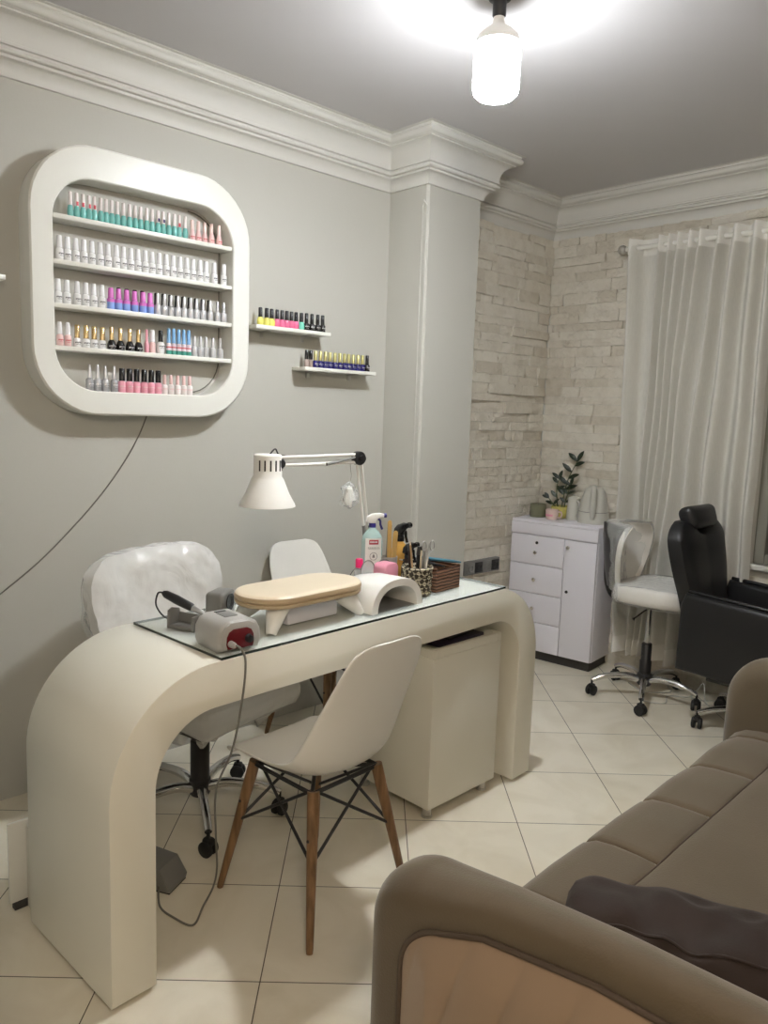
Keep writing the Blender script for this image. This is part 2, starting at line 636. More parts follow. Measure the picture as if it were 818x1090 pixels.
def cladding(mb, u0, u1, z0, z1, place, hole=None):
    rng = random.Random(5)
    zs = [z0]
    rr = random.Random(9)
    while zs[-1] < z1 - 0.06:
        zs.append(zs[-1] + rr.choice((0.042, 0.05, 0.058, 0.066)))
    k = (z1 - z0) / (zs[-1] - z0)
    zs = [z0 + (q - z0) * k for q in zs]
    for r in range(len(zs) - 1):
        za, zb = zs[r], zs[r + 1]
        u = u0 - rng.random() * 0.2
        while u < u1:
            L = rng.choice((0.08, 0.12, 0.16, 0.2, 0.26, 0.32)) * (0.85 + 0.3 * rng.random())
            a, b = max(u, u0), min(u + L, u1)
            u += L
            if b - a < 0.01:
                continue
            spans = [(a, b)]
            if hole and zb > hole[2] and za < hole[3]:
                spans = [s for s in ((a, min(b, hole[0])), (max(a, hole[1]), b)) if s[1] - s[0] > 0.01]
            for (p, q) in spans:
                d = 0.008 + 0.020 * rng.random()
                nu = max(2, int((q - p) / 0.028))
                g = 0.0008
                vs, fs = [], []
                for j in range(3):
                    for i in range(nu + 1):
                        uu = p + g + (q - p - 2 * g) * i / nu
                        zz = za + g + (zb - za - 2 * g) * j / 2
                        dd = d + 0.014 * noise.noise(V((uu * 22, zz * 30, d * 300)))
                        if i in (0, nu) or j in (0, 2):
                            dd -= 0.004
                        vs.append(place(uu, zz, max(dd, 0.003)))
                w = nu + 1
                for j in range(2):
                    for i in range(nu):
                        fs.append((j * w + i, j * w + i + 1, (j + 1) * w + i + 1, (j + 1) * w + i))
                rim = [i for i in range(w)] + [w + nu] + [2 * w + i for i in range(nu, -1, -1)] + [w]
                base = len(vs)
                for k in rim:
                    uu = vs[k]
                    vs.append(place.back(uu))
                for k in range(len(rim)):
                    k2 = (k + 1) % len(rim)
                    fs.append((rim[k], base + k, base + k2, rim[k2]))
                mb.raw(vs, fs, 1)


class OnBack:
    def __call__(self, u, z, d):
        return V((u, YB - d, z))

    def back(self, p):
        return V((p.x, YB + 0.001, p.z))


class OnLeft:
    def __call__(self, u, z, d):
        return V((XL + d, u, z))

    def back(self, p):
        return V((XL - 0.001, p.y, p.z))


cladding(mb, XL + 0.012, XR, 0.0, 2.502, OnBack(), (WX0 - 0.03, WX1 + 0.03, WZ0 - 0.03, WZ1 + 0.03))
struct(mb.link('wall_back', [M['plaster'], M['stone']], ang=35))
mb = MB()
cladding(mb, CY1, YB - 0.012, 0.0, 2.502, OnLeft())
struct(mb.link('wall_corner', [M['plaster'], M['stone']], ang=35))

# pilaster with its corner bead
mb = MB()
mb.prism([(XL - 0.002, CY0), (CX - 0.012, CY0), (CX, CY0 + 0.012), (CX, CY1), (XL - 0.002, CY1)], 0, ZC, 'z')
struct(mb.link('wall_pilaster', M['wall'], ang=0))
mb = MB()
mb.tube([(CX - 0.034, CY0 + 0.002, 0.0), (CX - 0.034, CY0 + 0.002, 2.405)], 0.005, 10)
mb.tube([(CX - 0.010, CY0 + 0.005, 0.0), (CX - 0.010, CY0 + 0.005, 2.405)], 0.007, 10)
mb.tube([(CX - 0.034, CY0 + 0.002, 2.405), (CX - 0.022, CY0 - 0.002, 2.425), (CX - 0.010, CY0 + 0.005, 2.405)], 0.006, 8)
struct(mb.link('trim_2', M['wall'], ang=60))

# cornice swept round the walls and the pilaster
prof = [(0.0, 2.497), (0.010, 2.497)] + [(0.012 + 0.036 * (1 - cos(a)), 2.502 + 0.042 * sin(a)) for a in [k * pi / 12 for k in range(0, 7)]]
prof += [(0.050, 2.548), (0.050, 2.553), (0.060, 2.553)] + [(0.060 + 0.008 * sin(a), 2.561 - 0.008 * cos(a)) for a in [k * pi / 6 for k in range(0, 7)]]
prof += [(0.056, 2.571), (0.056, 2.576), (0.066, 2.577), (0.066, 2.586)]
prof += [(0.062 + 0.050 * (1 - cos(a)), 2.588 + 0.070 * sin(a)) for a in [k * pi / 16 for k in range(0, 9)]]
prof += [(0.118, 2.660), (0.118, 2.666), (0.128, 2.667)] + [(0.128 + 0.016 * sin(a), 2.684 - 0.016 * cos(a)) for a in [k * pi / 8 for k in range(0, 8)]]
prof += [(0.136, 2.702), (0.136, 2.708), (0.152, 2.7085), (0.152, ZC + 0.002), (0.0, ZC + 0.002)]
path = [(XL, YN), (XL, CY0), (CX, CY0), (CX, CY1), (XL, CY1), (XL, YB), (XR, YB)]


def offset_path(path, o):
    out = []
    for i, p in enumerate(path):
        ds = []
        for a, b in ((i - 1, i), (i, i + 1)):
            if a >= 0 and b < len(path):
                d = V((path[b][0] - path[a][0], path[b][1] - path[a][1])).normalized()
                ds.append(V((d.y, -d.x)))
        n = ds[0] if len(ds) == 1 else (ds[0] + ds[1]) / (1 + ds[0].dot(ds[1]))
        out.append((p[0] + n.x * o, p[1] + n.y * o))
    return out


rows = [offset_path(path, o) for (o, z) in prof]
vs = [V((q[0], q[1], prof[j][1])) for j, r in enumerate(rows) for q in r]
w = len(path)
fs = [(j * w + i, j * w + i + 1, (j + 1) * w + i + 1, (j + 1) * w + i) for j in range(len(prof) - 1) for i in range(w - 1)]
struct(MB().raw(vs, fs).link('trim_1', M['plaster'], ang=28))

# window behind the curtain: frame, night pane, sill
wn = MB()
f = 0.055
wn.bx(WX0, WX0 + f, YB - 0.03, YB + 0.08, WZ0, WZ1, 0.006)
wn.bx(WX1 - f, WX1, YB - 0.03, YB + 0.08, WZ0, WZ1, 0.006)
wn.bx(WX0 + f, WX1 - f, YB - 0.03, YB + 0.08, WZ0, WZ0 + f, 0.006)
wn.bx(WX0 + f, WX1 - f, YB - 0.03, YB + 0.08, WZ1 - f, WZ1, 0.006)
wn.bx((WX0 + WX1) / 2 - 0.03, (WX0 + WX1) / 2 + 0.03, YB - 0.02, YB + 0.06, WZ0 + f, WZ1 - f, 0.005)
wo = struct(wn.link('window_1', M['windowframe']))
MB().bx(WX0 + f, WX1 - f, YB + 0.03, YB + 0.04, WZ0 + f, WZ1 - f).link('pane', M['panedark'], wo, ang=0)
MB().bx(WX0 - 0.04, WX1 + 0.04, YB - 0.06, YB - 0.031, WZ0 - 0.03, WZ0, 0.006).link('sill', M['plaster'], wo)
MB().bx(WX0, WX1, YB + 0.085, YB + 0.095, WZ0, WZ1).link('shutter', M['gap'], wo, ang=0)

# socket strip let into the stone
t = thing('socket_strip', 'dark grey horizontal socket strip recessed in the stone wall', 'socket', (XL + 0.026, 3.514, 0.565))
mb = MB()
mb.bx(-0.020, 0.014, -0.160, 0.160, -0.040, 0.040, 0.003)
mb.link('frame', M['midgrey'], t)
for k in range(4):
    mb = MB()
    y = -0.114 + k * 0.076
    mb.bx(0.0145, 0.020, y - 0.034, y + 0.034, -0.031, 0.031, 0.003)
    mb.lathe([(0.021, 0.0), (0.021, 0.005), (0.017, 0.006), (0.015, 0.001), (0.0, 0.001)], (0.020, y, 0), 16, Matrix.Rotation(pi / 2, 4, 'Y'))
    mb.link('socket', M['dark'] if k % 2 else M['midgrey'], t)

# ------------------------------------------------------------- ceiling bulb
def m_bulb():
    """LED bulb: the board inside faces down, so the end of the diffuser gives off more than its sides"""
    m, t, bs = nt('bulb_glow')
    ge = N(t, 'ShaderNodeNewGeometry')
    sp = N(t, 'ShaderNodeSeparateXYZ')
    t.links.new(ge.outputs['Normal'], sp.inputs['Vector'])
    mr = N(t, 'ShaderNodeMapRange')
    mr.inputs['From Min'].default_value = 0.0
    mr.inputs['From Max'].default_value = -1.0
    mr.inputs['To Min'].default_value = BULB_SIDE
    mr.inputs['To Max'].default_value = BULB_END
    t.links.new(sp.outputs['Z'], mr.inputs['Value'])
    bs.inputs['Base Color'].default_value = (0.9, 0.9, 0.9, 1)
    bs.inputs['Emission Color'].default_value = (0.93, 0.97, 1.0, 1)
    t.links.new(mr.outputs['Result'], bs.inputs['Emission Strength'])
    return m


BULB_SIDE, BULB_END = 56.0, 560.0
t = thing('light_bulb', 'large glowing white LED bulb hanging from the ceiling in a black holder', 'light bulb', (-1.622, 1.975, ZC))
MB().lathe([(0.0, 0.0), (0.034, 0.0), (0.034, -0.008), (0.021, -0.013), (0.021, -0.055), (0.018, -0.06), (0.0, -0.06)], seg=24).link('holder', M['dark'], t)
MB().lathe([(0.017, -0.058), (0.018, -0.07), (0.022, -0.082), (0.045, -0.098), (0.062, -0.114), (0.0685, -0.132), (0.069, -0.138)], seg=32).link('bulb_body', M['plastic'], t, ang=60)
MB().lathe([(0.069, -0.138), (0.0715, -0.15), (0.0715, -0.262), (0.068, -0.278), (0.055, -0.290), (0.03, -0.296), (0.0, -0.298)], seg=32).link('diffuser', m_bulb(), t, ang=60)

# ------------------------------------------------------ curtain and its rod
t = thing('curtain_rod', 'white curtain rod with a glass ball end below the cornice', 'curtain rod', (-2.30, 3.995, 2.375))
MB().tube([(0, 0, 0), (2.4, 0, 0)], 0.013, 12).link('rod', M['white'], t)
MB().ell((-0.022, 0, 0), (0.026, 0.026, 0.026), 14, 10).link('finial', M['steel'], t)
for x in (0.03, 1.25, 2.3):
    mb = MB()
    mb.tube([(x, 0, 0), (x, 0.070, 0)], 0.007, 8)
    mb.lathe([(0.0, 0.0), (0.022, 0.0), (0.022, -0.008), (0.0, -0.008)], (x, 0.076, 0), 16, Matrix.Rotation(pi / 2, 4, 'X'))
    mb.link('bracket', M['steel'], t)

# folds along the rod: (x, depth) crest in front of the rod < 0 < valley behind it
FOLD = [(-2.285, 0.1), (-2.262, -1.0), (-2.235, -0.4), (-2.205, 0.9), (-2.150, 1.0), (-2.112, 0.4), (-2.090, -1.0), (-2.066, 0.5), (-2.038, -0.9), (-2.012, 0.4), (-1.985, -1.0), (-1.955, 0.5),
        (-1.925, -1.0), (-1.895, 0.4), (-1.868, -1.0), (-1.835, 0.7), (-1.805, 0.9), (-1.772, -1.0), (-1.738, 0.9), (-1.690, -1.0), (-1.650, 1.0), (-1.595, -1.1), (-1.560, 0.4), (-1.525, -0.9), (-1.500, 0.1)]


def curtain(name, folds, ztop, zbot, lean, label, amp=0.048):
    P = smooth_path([(p[0], p[1], 0) for p in folds], 7)
    n = len(P) - 1
    nv = 40
    x0, x1 = P[0].x, P[-1].x

    def fn(s, v):
        p = P[int(round(s * n))]
        z = ztop + (zbot - ztop) * v
        f = (p.x - x0) / (x1 - x0)
        k = 1 - (z - zbot) / (ztop - zbot)
        lx = lerp_tab(lean, f)
        a = amp * (1 + 0.35 * k * sin(9 * f + 1.0)) * (1.0 if v > 0.03 else 0.85)
        wob = 0.010 * k * sin(7.0 * z + 11 * f)
        return (p.x + lx * k ** 0.8 + wob, 3.995 + p.y * a + 0.012 * k * sin(5 * z + 17 * f), z)
    root = MB().grid(fn, n, nv).link(name, M['curtain'], ang=180, flip=False)
    tag(root, label, 'curtain')
    hz = ztop - 0.085

    def fh(s, v):
        p = P[int(round(s * n))]
        z = ztop + 0.002 + (hz - ztop) * v
        return (p.x, 3.995 + p.y * amp * 0.85 - 0.0025, z)
    MB().grid(fh, n, 4).link('header_hem', M['hem'], root, ang=180, flip=False)

    def fb(s, v):
        q = fn(s, 1.0)
        q2 = fn(s, 0.96)
        return (q[0] + (q2[0] - q[0]) * v, q[1] + (q2[1] - q[1]) * v - 0.0025, q[2] - 0.002 + (q2[2] - q[2]) * v)
    MB().grid(fb, n, 2).link('bottom_hem', M['hem'], root, ang=180, flip=False)
    return root


curtain('curtain', FOLD, 2.418, 0.125, [0.075, 0.05, 0.0, -0.05, -0.10, -0.11, -0.07, 0.0, 0.015],
        'long white sheer curtain hanging in front of the dark window')
# ---------------------------------------------- wall display of nail polish
t = thing('wall_display', 'large white rounded square wall display with shelves of nail polish', 'display shelf', (XL, 1.405, 1.40))
mb = MB()
n = 10
oy0, oy1, oz0, oz1 = -0.435, 0.433, 0.0, 0.925
iy0, iy1, iz0, iz1 = -0.357, 0.353, 0.086, 0.812
OUT = rrect(oy0, oy1, oz0, oz1, 0.235, n)
INN = rrect(iy0, iy1, iz0, iz1, 0.150, n)
OUTb = rrect(oy0 + 0.006, oy1 - 0.006, oz0 + 0.006, oz1 - 0.006, 0.229, n)
INNb = rrect(iy0 - 0.004, iy1 + 0.004, iz0 - 0.004, iz1 + 0.004, 0.154, n)
loops = [(OUT, 0.001), (OUT, 0.094), (OUTb, 0.100), (INNb, 0.100), (INN, 0.096), (INN, 0.003)]
vs = [(x, q[0], q[1]) for (L, x) in loops for q in L]
w = len(OUT)
fs = [(j * w + i, j * w + (i + 1) % w, (j + 1) * w + (i + 1) % w, (j + 1) * w + i) for j in range(len(loops) - 1) for i in range(w)]
mb.raw(vs, fs).link('frame', M['white'], t, ang=30)
MB().prism(rrect(iy0 - 0.003, iy1 + 0.003, iz0 - 0.003, iz1 + 0.003, 0.153, n), 0.002, 0.006, 'x').link('back_panel', M['wall'], t, ang=0)


def inner_half(z):
    """half width of the opening at height z (display coordinates)"""
    r = 0.150
    for (zc, s) in ((iz0 + r, -1), (iz1 - r, 1)):
        if (z - zc) * s > 0:
            return sqrt(max(r * r - (z - zc) ** 2, 0)) - r
    return 0.0


SH = [2.079, 1.928, 1.782, 1.638]
for z in SH:
    d = inner_half(z - 1.40)
    MB().bx(0.006, 0.093, iy0 - d + 0.001, iy1 + d - 0.001, z - 1.40 - 0.016, z - 1.40, 0.002).link('shelf', M['white'], t)
# wire clipped inside the opening
P = [(0.012, q[0], q[1]) for q in rrect(iy0 + 0.012, iy1 - 0.012, iz0 + 0.012, iz1 - 0.012, 0.142, 8)]
P = [p for p in P if p[1] > 0.15]
P.sort(key=lambda p: -p[2])
MB().tube(P, 0.0028, 6).link('light_wire', M['wire'], t)

# ------------------------------------------------------------- polish kinds
def m_pol(name, c, rough=0.22):
    return mat(name, c, rough, var=0.02)


PM = dict(
    turq=m_pol('turquoise_bottle', rgb(124, 192, 186)), capwhite=m_pol('pearl_cap', rgb(236, 228, 226)),
    palepink=m_pol('pale_pink_bottle', rgb(238, 204, 202)), cappink=m_pol('pale_pink_cap', rgb(240, 214, 208)),
    white=m_pol('white_bottle', rgb(238, 238, 238)), capw=m_pol('white_cap', rgb(240, 240, 242)),
    magenta=m_pol('magenta_cap', rgb(222, 124, 206)), lilac=m_pol('lilac_blue_bottle', rgb(140, 168, 230)),
    silver=mat('silver_bottle', (0.62, 0.62, 0.64), 0.35, 0.35), silvercap=mat('silver_cap', (0.66, 0.66, 0.68), 0.28, 0.6),
    goldcap=mat('gold_cap', (0.66, 0.50, 0.26), 0.25, 0.8), blackb=m_pol('black_bottle', rgb(22, 20, 22)), blackcap=m_pol('black_cap', rgb(18, 18, 20)),
    skycap=m_pol('sky_blue_cap', rgb(136, 186, 230)), tri=m_pol('white_pink_band', rgb(232, 214, 222)), green=m_pol('green_base', rgb(80, 156, 140)),
    rose=m_pol('rose_bottle', rgb(240, 172, 188)), yellow=m_pol('yellow_bottle', rgb(232, 226, 120)), hot=m_pol('pink_bottle', rgb(222, 110, 150)),
    mint=m_pol('mint_bottle', rgb(120, 206, 184)), navy=m_pol('navy_bottle', rgb(26, 22, 96)), olivegold=mat('olive_gold_cap', (0.50, 0.46, 0.20), 0.3, 0.6),
    taupe=m_pol('taupe_bottle', rgb(168, 150, 142)), ink=m_pol('label_ink', rgb(70, 68, 72)), smoke=mat('smoky_silver', (0.52, 0.52, 0.54), 0.25, 0.5),
    coral=m_pol('coral_sticker', rgb(216, 84, 96)), violet=m_pol('violet_sticker', rgb(60, 40, 100)),
)


def scribble(mb, r, z, seed, wide=0.8, h=0.004):
    """a line of small unreadable print round the front of a bottle (front = +x)"""
    rg = random.Random(seed)
    a = -wide
    while a < wide:
        da = 0.10 + 0.14 * rg.random()
        z0, z1 = z - h * (0.4 + 0.6 * rg.random()), z + h * (0.4 + 0.6 * rg.random())
        q = [(r * cos(a), r * sin(a), z0), (r * cos(a + da * 0.7), r * sin(a + da * 0.7), z0 + 0.001),
             (r * cos(a + da * 0.8), r * sin(a + da * 0.8), z1), (r * cos(a + da * 0.1), r * sin(a + da * 0.1), z1 - 0.001)]
        mb.raw(q, [(0, 1, 2, 3)])
        a += da


def bottle(name, prof, bm, capprof, cm, ink=None, sticker=None, band=None):
    b = MB().lathe(prof, seg=14).link(name, PM[bm], ang=50)
    MB().lathe(capprof, seg=12).link('cap', PM[cm], b, ang=50)
    if ink:
        r, z, mk = ink
        k = MB()
        scribble(k, r, z, hash(name) % 97 if False else len(name) * 7)
        scribble(k, r, z - 0.007, len(name) * 5, 0.5, 0.002)
        k.link('label_print', PM[mk], b, ang=0, flip=False)
    if sticker:
        mk, r, z, h = sticker
        MB().lathe([(r, z), (r, z + h)], seg=6, a0=-0.55, a1=0.55).link('colour_sticker', PM[mk], b, ang=60, flip=False)
    if band:
        for (mk, r, z0, z1) in band:
            MB().lathe([(r, z0), (r, z1)], seg=14).link('colour_band', PM[mk], b, ang=60, flip=False)
    return b


NAME = 'nail_polish_bottle'
def body(r, h, n=0.006, top=0.006):
    return [(0, 0), (r * 0.9, 0), (r, 0.002), (r, h - top), (r * 0.8, h - top * 0.3), (n, h), (0, h)]


def capp(r0, r1, z0, z1):
    return [(0, z0), (r0, z0), (r0, z0 + 0.001), (r1, z1 - 0.002), (r1 * 0.85, z1), (0, z1)]


tear = [(0, 0), (0.008, 0), (0.0098, 0.006), (0.0107, 0.014), (0.0106, 0.022), (0.0095, 0.032), (0.0072, 0.040), (0, 0.040)]
KIND = {
    'turq': lambda: bottle(NAME, tear, 'turq', capp(0.0068, 0.0060, 0.040, 0.085), 'capwhite'),
    'turq_coral': lambda: bottle(NAME, tear, 'turq', capp(0.0068, 0.0060, 0.040, 0.085), 'capwhite', sticker=('coral', 0.0078, 0.041, 0.014)),
    'turq_violet': lambda: bottle(NAME, tear, 'turq', capp(0.0068, 0.0060, 0.040, 0.085), 'capwhite', sticker=('violet', 0.0078, 0.044, 0.012)),
    'palepink': lambda: bottle(NAME, [(0, 0), (0.012, 0), (0.013, 0.004), (0.012, 0.02), (0.0085, 0.034), (0.007, 0.04), (0, 0.04)], 'palepink', capp(0.0078, 0.0068, 0.04, 0.078), 'cappink', ink=(0.0136, 0.014, 'coral')),
    'white': lambda: bottle(NAME, body(0.0128, 0.042, 0.008), 'white', capp(0.0098, 0.0082, 0.042, 0.083), 'capw', ink=(0.0133, 0.022, 'ink')),
    'magenta': lambda: bottle(NAME, body(0.0135, 0.040), 'lilac', capp(0.0098, 0.0085, 0.040, 0.077), 'magenta', band=[('magenta', 0.0139, 0.026, 0.038)]),
    'silver': lambda: bottle(NAME, body(0.0122, 0.040), 'silver', capp(0.0072, 0.0055, 0.040, 0.080), 'silvercap', ink=(0.0127, 0.02, 'silvercap')),
    'pinkw': lambda: bottle(NAME, body(0.0120, 0.040), 'palepink', capp(0.0085, 0.0070, 0.040, 0.082), 'capw', ink=(0.0125, 0.02, 'coral')),
    'goldw': lambda: bottle(NAME, body(0.0135, 0.032), 'white', capp(0.0095, 0.0090, 0.032, 0.078), 'goldcap', ink=(0.0140, 0.016, 'ink')),
    'blackgold': lambda: bottle(NAME, [(0, 0), (0.014, 0), (0.016, 0.006), (0.016, 0.018), (0.012, 0.030), (0.008, 0.036), (0, 0.036)], 'blackb', capp(0.0085, 0.0078, 0.036, 0.082), 'goldcap', ink=(0.0165, 0.013, 'silvercap')),
    'rosethin': lambda: bottle(NAME, body(0.0085, 0.040), 'rose', capp(0.0055, 0.0045, 0.040, 0.086), 'rose'),
    'pinkwc': lambda: bottle(NAME, body(0.0115, 0.042), 'palepink', capp(0.0098, 0.0085, 0.042, 0.086), 'capw'),
    'blackcapw': lambda: bottle(NAME, [(0, 0), (0.013, 0), (0.0165, 0.02), (0.017, 0.034), (0.010, 0.044), (0, 0.044)], 'white', capp(0.0092, 0.0085, 0.044, 0.088), 'blackcap', ink=(0.0172, 0.028, 'ink')),
    'sky': lambda: bottle(NAME, body(0.0098, 0.044), 'tri', capp(0.0078, 0.0062, 0.044, 0.099), 'skycap', band=[('green', 0.0102, 0.001, 0.016), ('coral', 0.0101, 0.026, 0.030)]),
    'smoke': lambda: bottle(NAME, body(0.0135, 0.046), 'smoke', capp(0.0075, 0.0048, 0.046, 0.094), 'silvercap', ink=(0.0140, 0.025, 'silvercap')),
    'roseblack': lambda: bottle(NAME, body(0.0138, 0.042), 'rose', capp(0.0108, 0.0104, 0.042, 0.088), 'blackcap', ink=(0.0143, 0.022, 'palepink')),
    'cream': lambda: bottle(NAME, body(0.0125, 0.038), 'capwhite', capp(0.0070, 0.0062, 0.038, 0.074), 'palepink', ink=(0.0130, 0.02, 'palepink')),
    'yellow': lambda: bottle(NAME, [(0, 0), (0.010, 0), (0.0145, 0.010), (0.0145, 0.024), (0.010, 0.036), (0, 0.036)], 'yellow', capp(0.0090, 0.0085, 0.036, 0.076), 'blackcap'),
    'hot': lambda: bottle(NAME, [(0, 0), (0.010, 0), (0.0140, 0.010), (0.0140, 0.024), (0.010, 0.036), (0, 0.036)], 'hot', capp(0.0088, 0.0082, 0.036, 0.076), 'blackcap'),
    'mint': lambda: bottle(NAME, [(0, 0), (0.010, 0), (0.0140, 0.010), (0.0140, 0.024), (0.010, 0.036), (0, 0.036)], 'mint', capp(0.0088, 0.0082, 0.036, 0.076), 'blackcap'),
    'black': lambda: bottle(NAME, body(0.0132, 0.036), 'blackb', capp(0.0088, 0.0082, 0.036, 0.078), 'blackcap', ink=(0.0137, 0.02, 'silvercap')),
    'taupe': lambda: bottle(NAME, body(0.0105, 0.036), 'taupe', capp(0.0088, 0.0082, 0.036, 0.076), 'blackcap'),
    'navy': lambda: bottle(NAME, body(0.0138, 0.034), 'navy', capp(0.0090, 0.0085, 0.034, 0.076), 'olivegold', ink=(0.0143, 0.018, 'silvercap')),
    'blackback': lambda: bottle(NAME, body(0.0120, 0.040), 'silver', capp(0.0088, 0.0080, 0.040, 0.086), 'blackcap'),
}
PROTO = {}
ORD = ['first', 'second', 'third', 'fourth', 'fifth', 'sixth', 'seventh', 'eighth', 'ninth', 'tenth', 'eleventh', 'twelfth', 'thirteenth',
       'fourteenth', 'fifteenth', 'sixteenth', 'seventeenth', 'eighteenth', 'nineteenth', 'twentieth', 'twenty-first', 'twenty-second', 'twenty-third', 'twenty-fourth']


def put(kind, loc, rz, label, group):
    if kind not in PROTO:
        o = KIND[kind]()
        PROTO[kind] = o
        o.location = loc
        o.rotation_euler = (0, 0, rz)
    else:
        o = dup(PROTO[kind], loc, rz)
    tag(o, label, 'nail polish', group)
    return o


def row(x, z, items, desc, where, group, rng=random.Random(3), jx=0.004):
    """items: (kind, y); bottles of one kind are counted from the left"""
    tot, seen = {}, {}
    for k, y in items:
        tot[desc[k]] = tot.get(desc[k], 0) + 1
    for k, y in items:
        d = desc[k]
        seen[d] = seen.get(d, 0) + 1
        i, nn = seen[d], tot[d]
        pos = '' if nn == 1 else ('leftmost of its kind ' if i == 1 else ('rightmost of its kind ' if i == nn else ORD[i - 1] + ' such from the left '))
        put(k, (x + (rng.random() - 0.5) * jx, y, z + 0.0003), (rng.random() - 0.5) * 0.5, f'{d}, {pos}{where}', group)


XB = -2.785
tq = [1.122, 1.144, 1.166, 1.188, 1.207, 1.229, 1.249, 1.27, 1.291, 1.314, 1.337, 1.359, 1.381, 1.404, 1.426, 1.449, 1.471, 1.494, 1.516, 1.538, 1.562]
k1 = ['turq'] * 21
for i in (1, 2, 3, 4, 19):
    k1[i] = 'turq_coral'
for i in (15, 16):
    k1[i] = 'turq_violet'
row(XB, SH[0], list(zip(k1, tq)) + [('palepink', y) for y in (1.592, 1.620, 1.648, 1.678, 1.712)],
    {'turq': 'turquoise polish, plain pearl cap', 'turq_coral': 'turquoise polish, red mark on cap',
     'turq_violet': 'turquoise polish, violet mark on cap', 'palepink': 'pale pink polish'},
    'on the top display shelf', 'nail polish on the top display shelf')
row(XB, SH[1], [('white', y) for y in (1.081, 1.109, 1.137, 1.166, 1.195, 1.225, 1.255, 1.285, 1.313, 1.341, 1.369, 1.397, 1.425, 1.453, 1.482, 1.512, 1.541, 1.569, 1.598, 1.627, 1.655, 1.692, 1.734)],
    {'white': 'white polish'}, 'on the second display shelf down', 'nail polish on the second display shelf')
row(XB, SH[2], [('white', y) for y in (1.074, 1.104, 1.140, 1.170, 1.199, 1.230)] + [('magenta', y) for y in (1.262, 1.292, 1.323, 1.355, 1.387, 1.416)]
    + [('silver', y) for y in (1.446, 1.474, 1.503, 1.531, 1.559, 1.586, 1.613, 1.642, 1.674, 1.706, 1.736)],
    {'white': 'white polish', 'magenta': 'magenta and blue polish', 'silver': 'silver grey polish'},
    'on the middle display shelf', 'nail polish on the middle display shelf')
row(XB - 0.036, SH[2], [('blackback', y) for y in (1.308, 1.340, 1.372, 1.402, 1.460, 1.489, 1.518, 1.546, 1.574, 1.602, 1.630, 1.660, 1.690)],
    {'blackback': 'black-capped polish'}, 'in back row of middle display shelf', 'black capped polish in the back row', jx=0.001)
row(XB, SH[3], [('pinkw', 1.076), ('pinkw', 1.104), ('goldw', 1.138), ('goldw', 1.169), ('goldw', 1.199), ('goldw', 1.229),
                ('blackgold', 1.263), ('blackgold', 1.298), ('blackgold', 1.333), ('blackgold', 1.368), ('rosethin', 1.400), ('pinkwc', 1.424), ('blackcapw', 1.458),
                ('sky', 1.493), ('sky', 1.514), ('sky', 1.535), ('sky', 1.556), ('sky', 1.577), ('silver', 1.602), ('silver', 1.629), ('silver', 1.656), ('silver', 1.687), ('silver', 1.720)],
    {'pinkw': 'pink polish, white cap', 'goldw': 'white polish, gold cap', 'blackgold': 'round black polish, gold cap',
     'rosethin': 'slim rose pink polish', 'pinkwc': 'pale pink polish with wide white cap', 'blackcapw': 'white rounded polish with black cap',
     'sky': 'striped polish, sky blue cap', 'silver': 'silver grey polish'},
    'on the fourth display shelf down', 'nail polish on the fourth display shelf')
ZF = 1.40 + iz0
row(XB, ZF, [('smoke', y) for y in (1.180, 1.209, 1.239, 1.272)] + [('roseblack', y) for y in (1.302, 1.331, 1.360, 1.389, 1.418, 1.447)]
    + [('cream', y) for y in (1.475, 1.502, 1.530, 1.556, 1.583)],
    {'smoke': 'smoky silver polish', 'roseblack': 'rose pink polish, black cap', 'cream': 'cream polish, pink cap'},
    'on the bottom of the display', 'nail polish on the bottom of the display')


# ----------------------------------------------------- two small wall shelves
def wall_shelf(y0, y1, z, label):
    s = thing('wall_shelf', label, 'shelf', (XL, (y0 + y1) / 2, z))
    h = (y1 - y0) / 2
    MB().bx(0.001, 0.098, -h, h, -0.016, 0.0, 0.002).link('board', M['white'], s)
    for y in (-h + 0.09, h - 0.09):
        mb = MB()
        mb.bx(0.001, 0.06, y - 0.010, y + 0.010, -0.020, -0.0165, 0.001)
        mb.bx(0.001, 0.006, y - 0.010, y + 0.010, -0.045, -0.020, 0.001)
        mb.link('bracket', M['steel'], s)
    return s


wall_shelf(1.872, 2.275, 1.790, 'short white wall shelf with mixed polish, right beside the display')
wall_shelf(2.130, 2.560, 1.632, 'short white wall shelf of navy polish, lower and nearer the pilaster')
wall_shelf(0.40, 0.893, 1.850, 'white wall shelf whose end shows at the left picture edge')
row(-2.80, 1.790, [('yellow', 1.926), ('yellow', 1.956), ('yellow', 1.984), ('hot', 2.012), ('hot', 2.038), ('hot', 2.063), ('hot', 2.089), ('hot', 2.114), ('mint', 2.142),
                   ('black', 2.172), ('black', 2.202), ('black', 2.234), ('black', 2.262)],
    {'yellow': 'yellow polish, black cap', 'hot': 'pink polish, black cap', 'mint': 'mint green polish with black cap', 'black': 'black polish'},
    'on the upper small shelf', 'nail polish on the upper small shelf')
row(-2.80, 1.632, [('taupe', 2.176), ('taupe', 2.199)] + [('navy', 2.227 + 0.0285 * k) for k in range(11)] + [('black', 2.542)],
    {'taupe': 'taupe polish, black cap', 'navy': 'navy polish, gold cap', 'black': 'black polish'},
    'on the lower small shelf', 'nail polish on the lower small shelf')

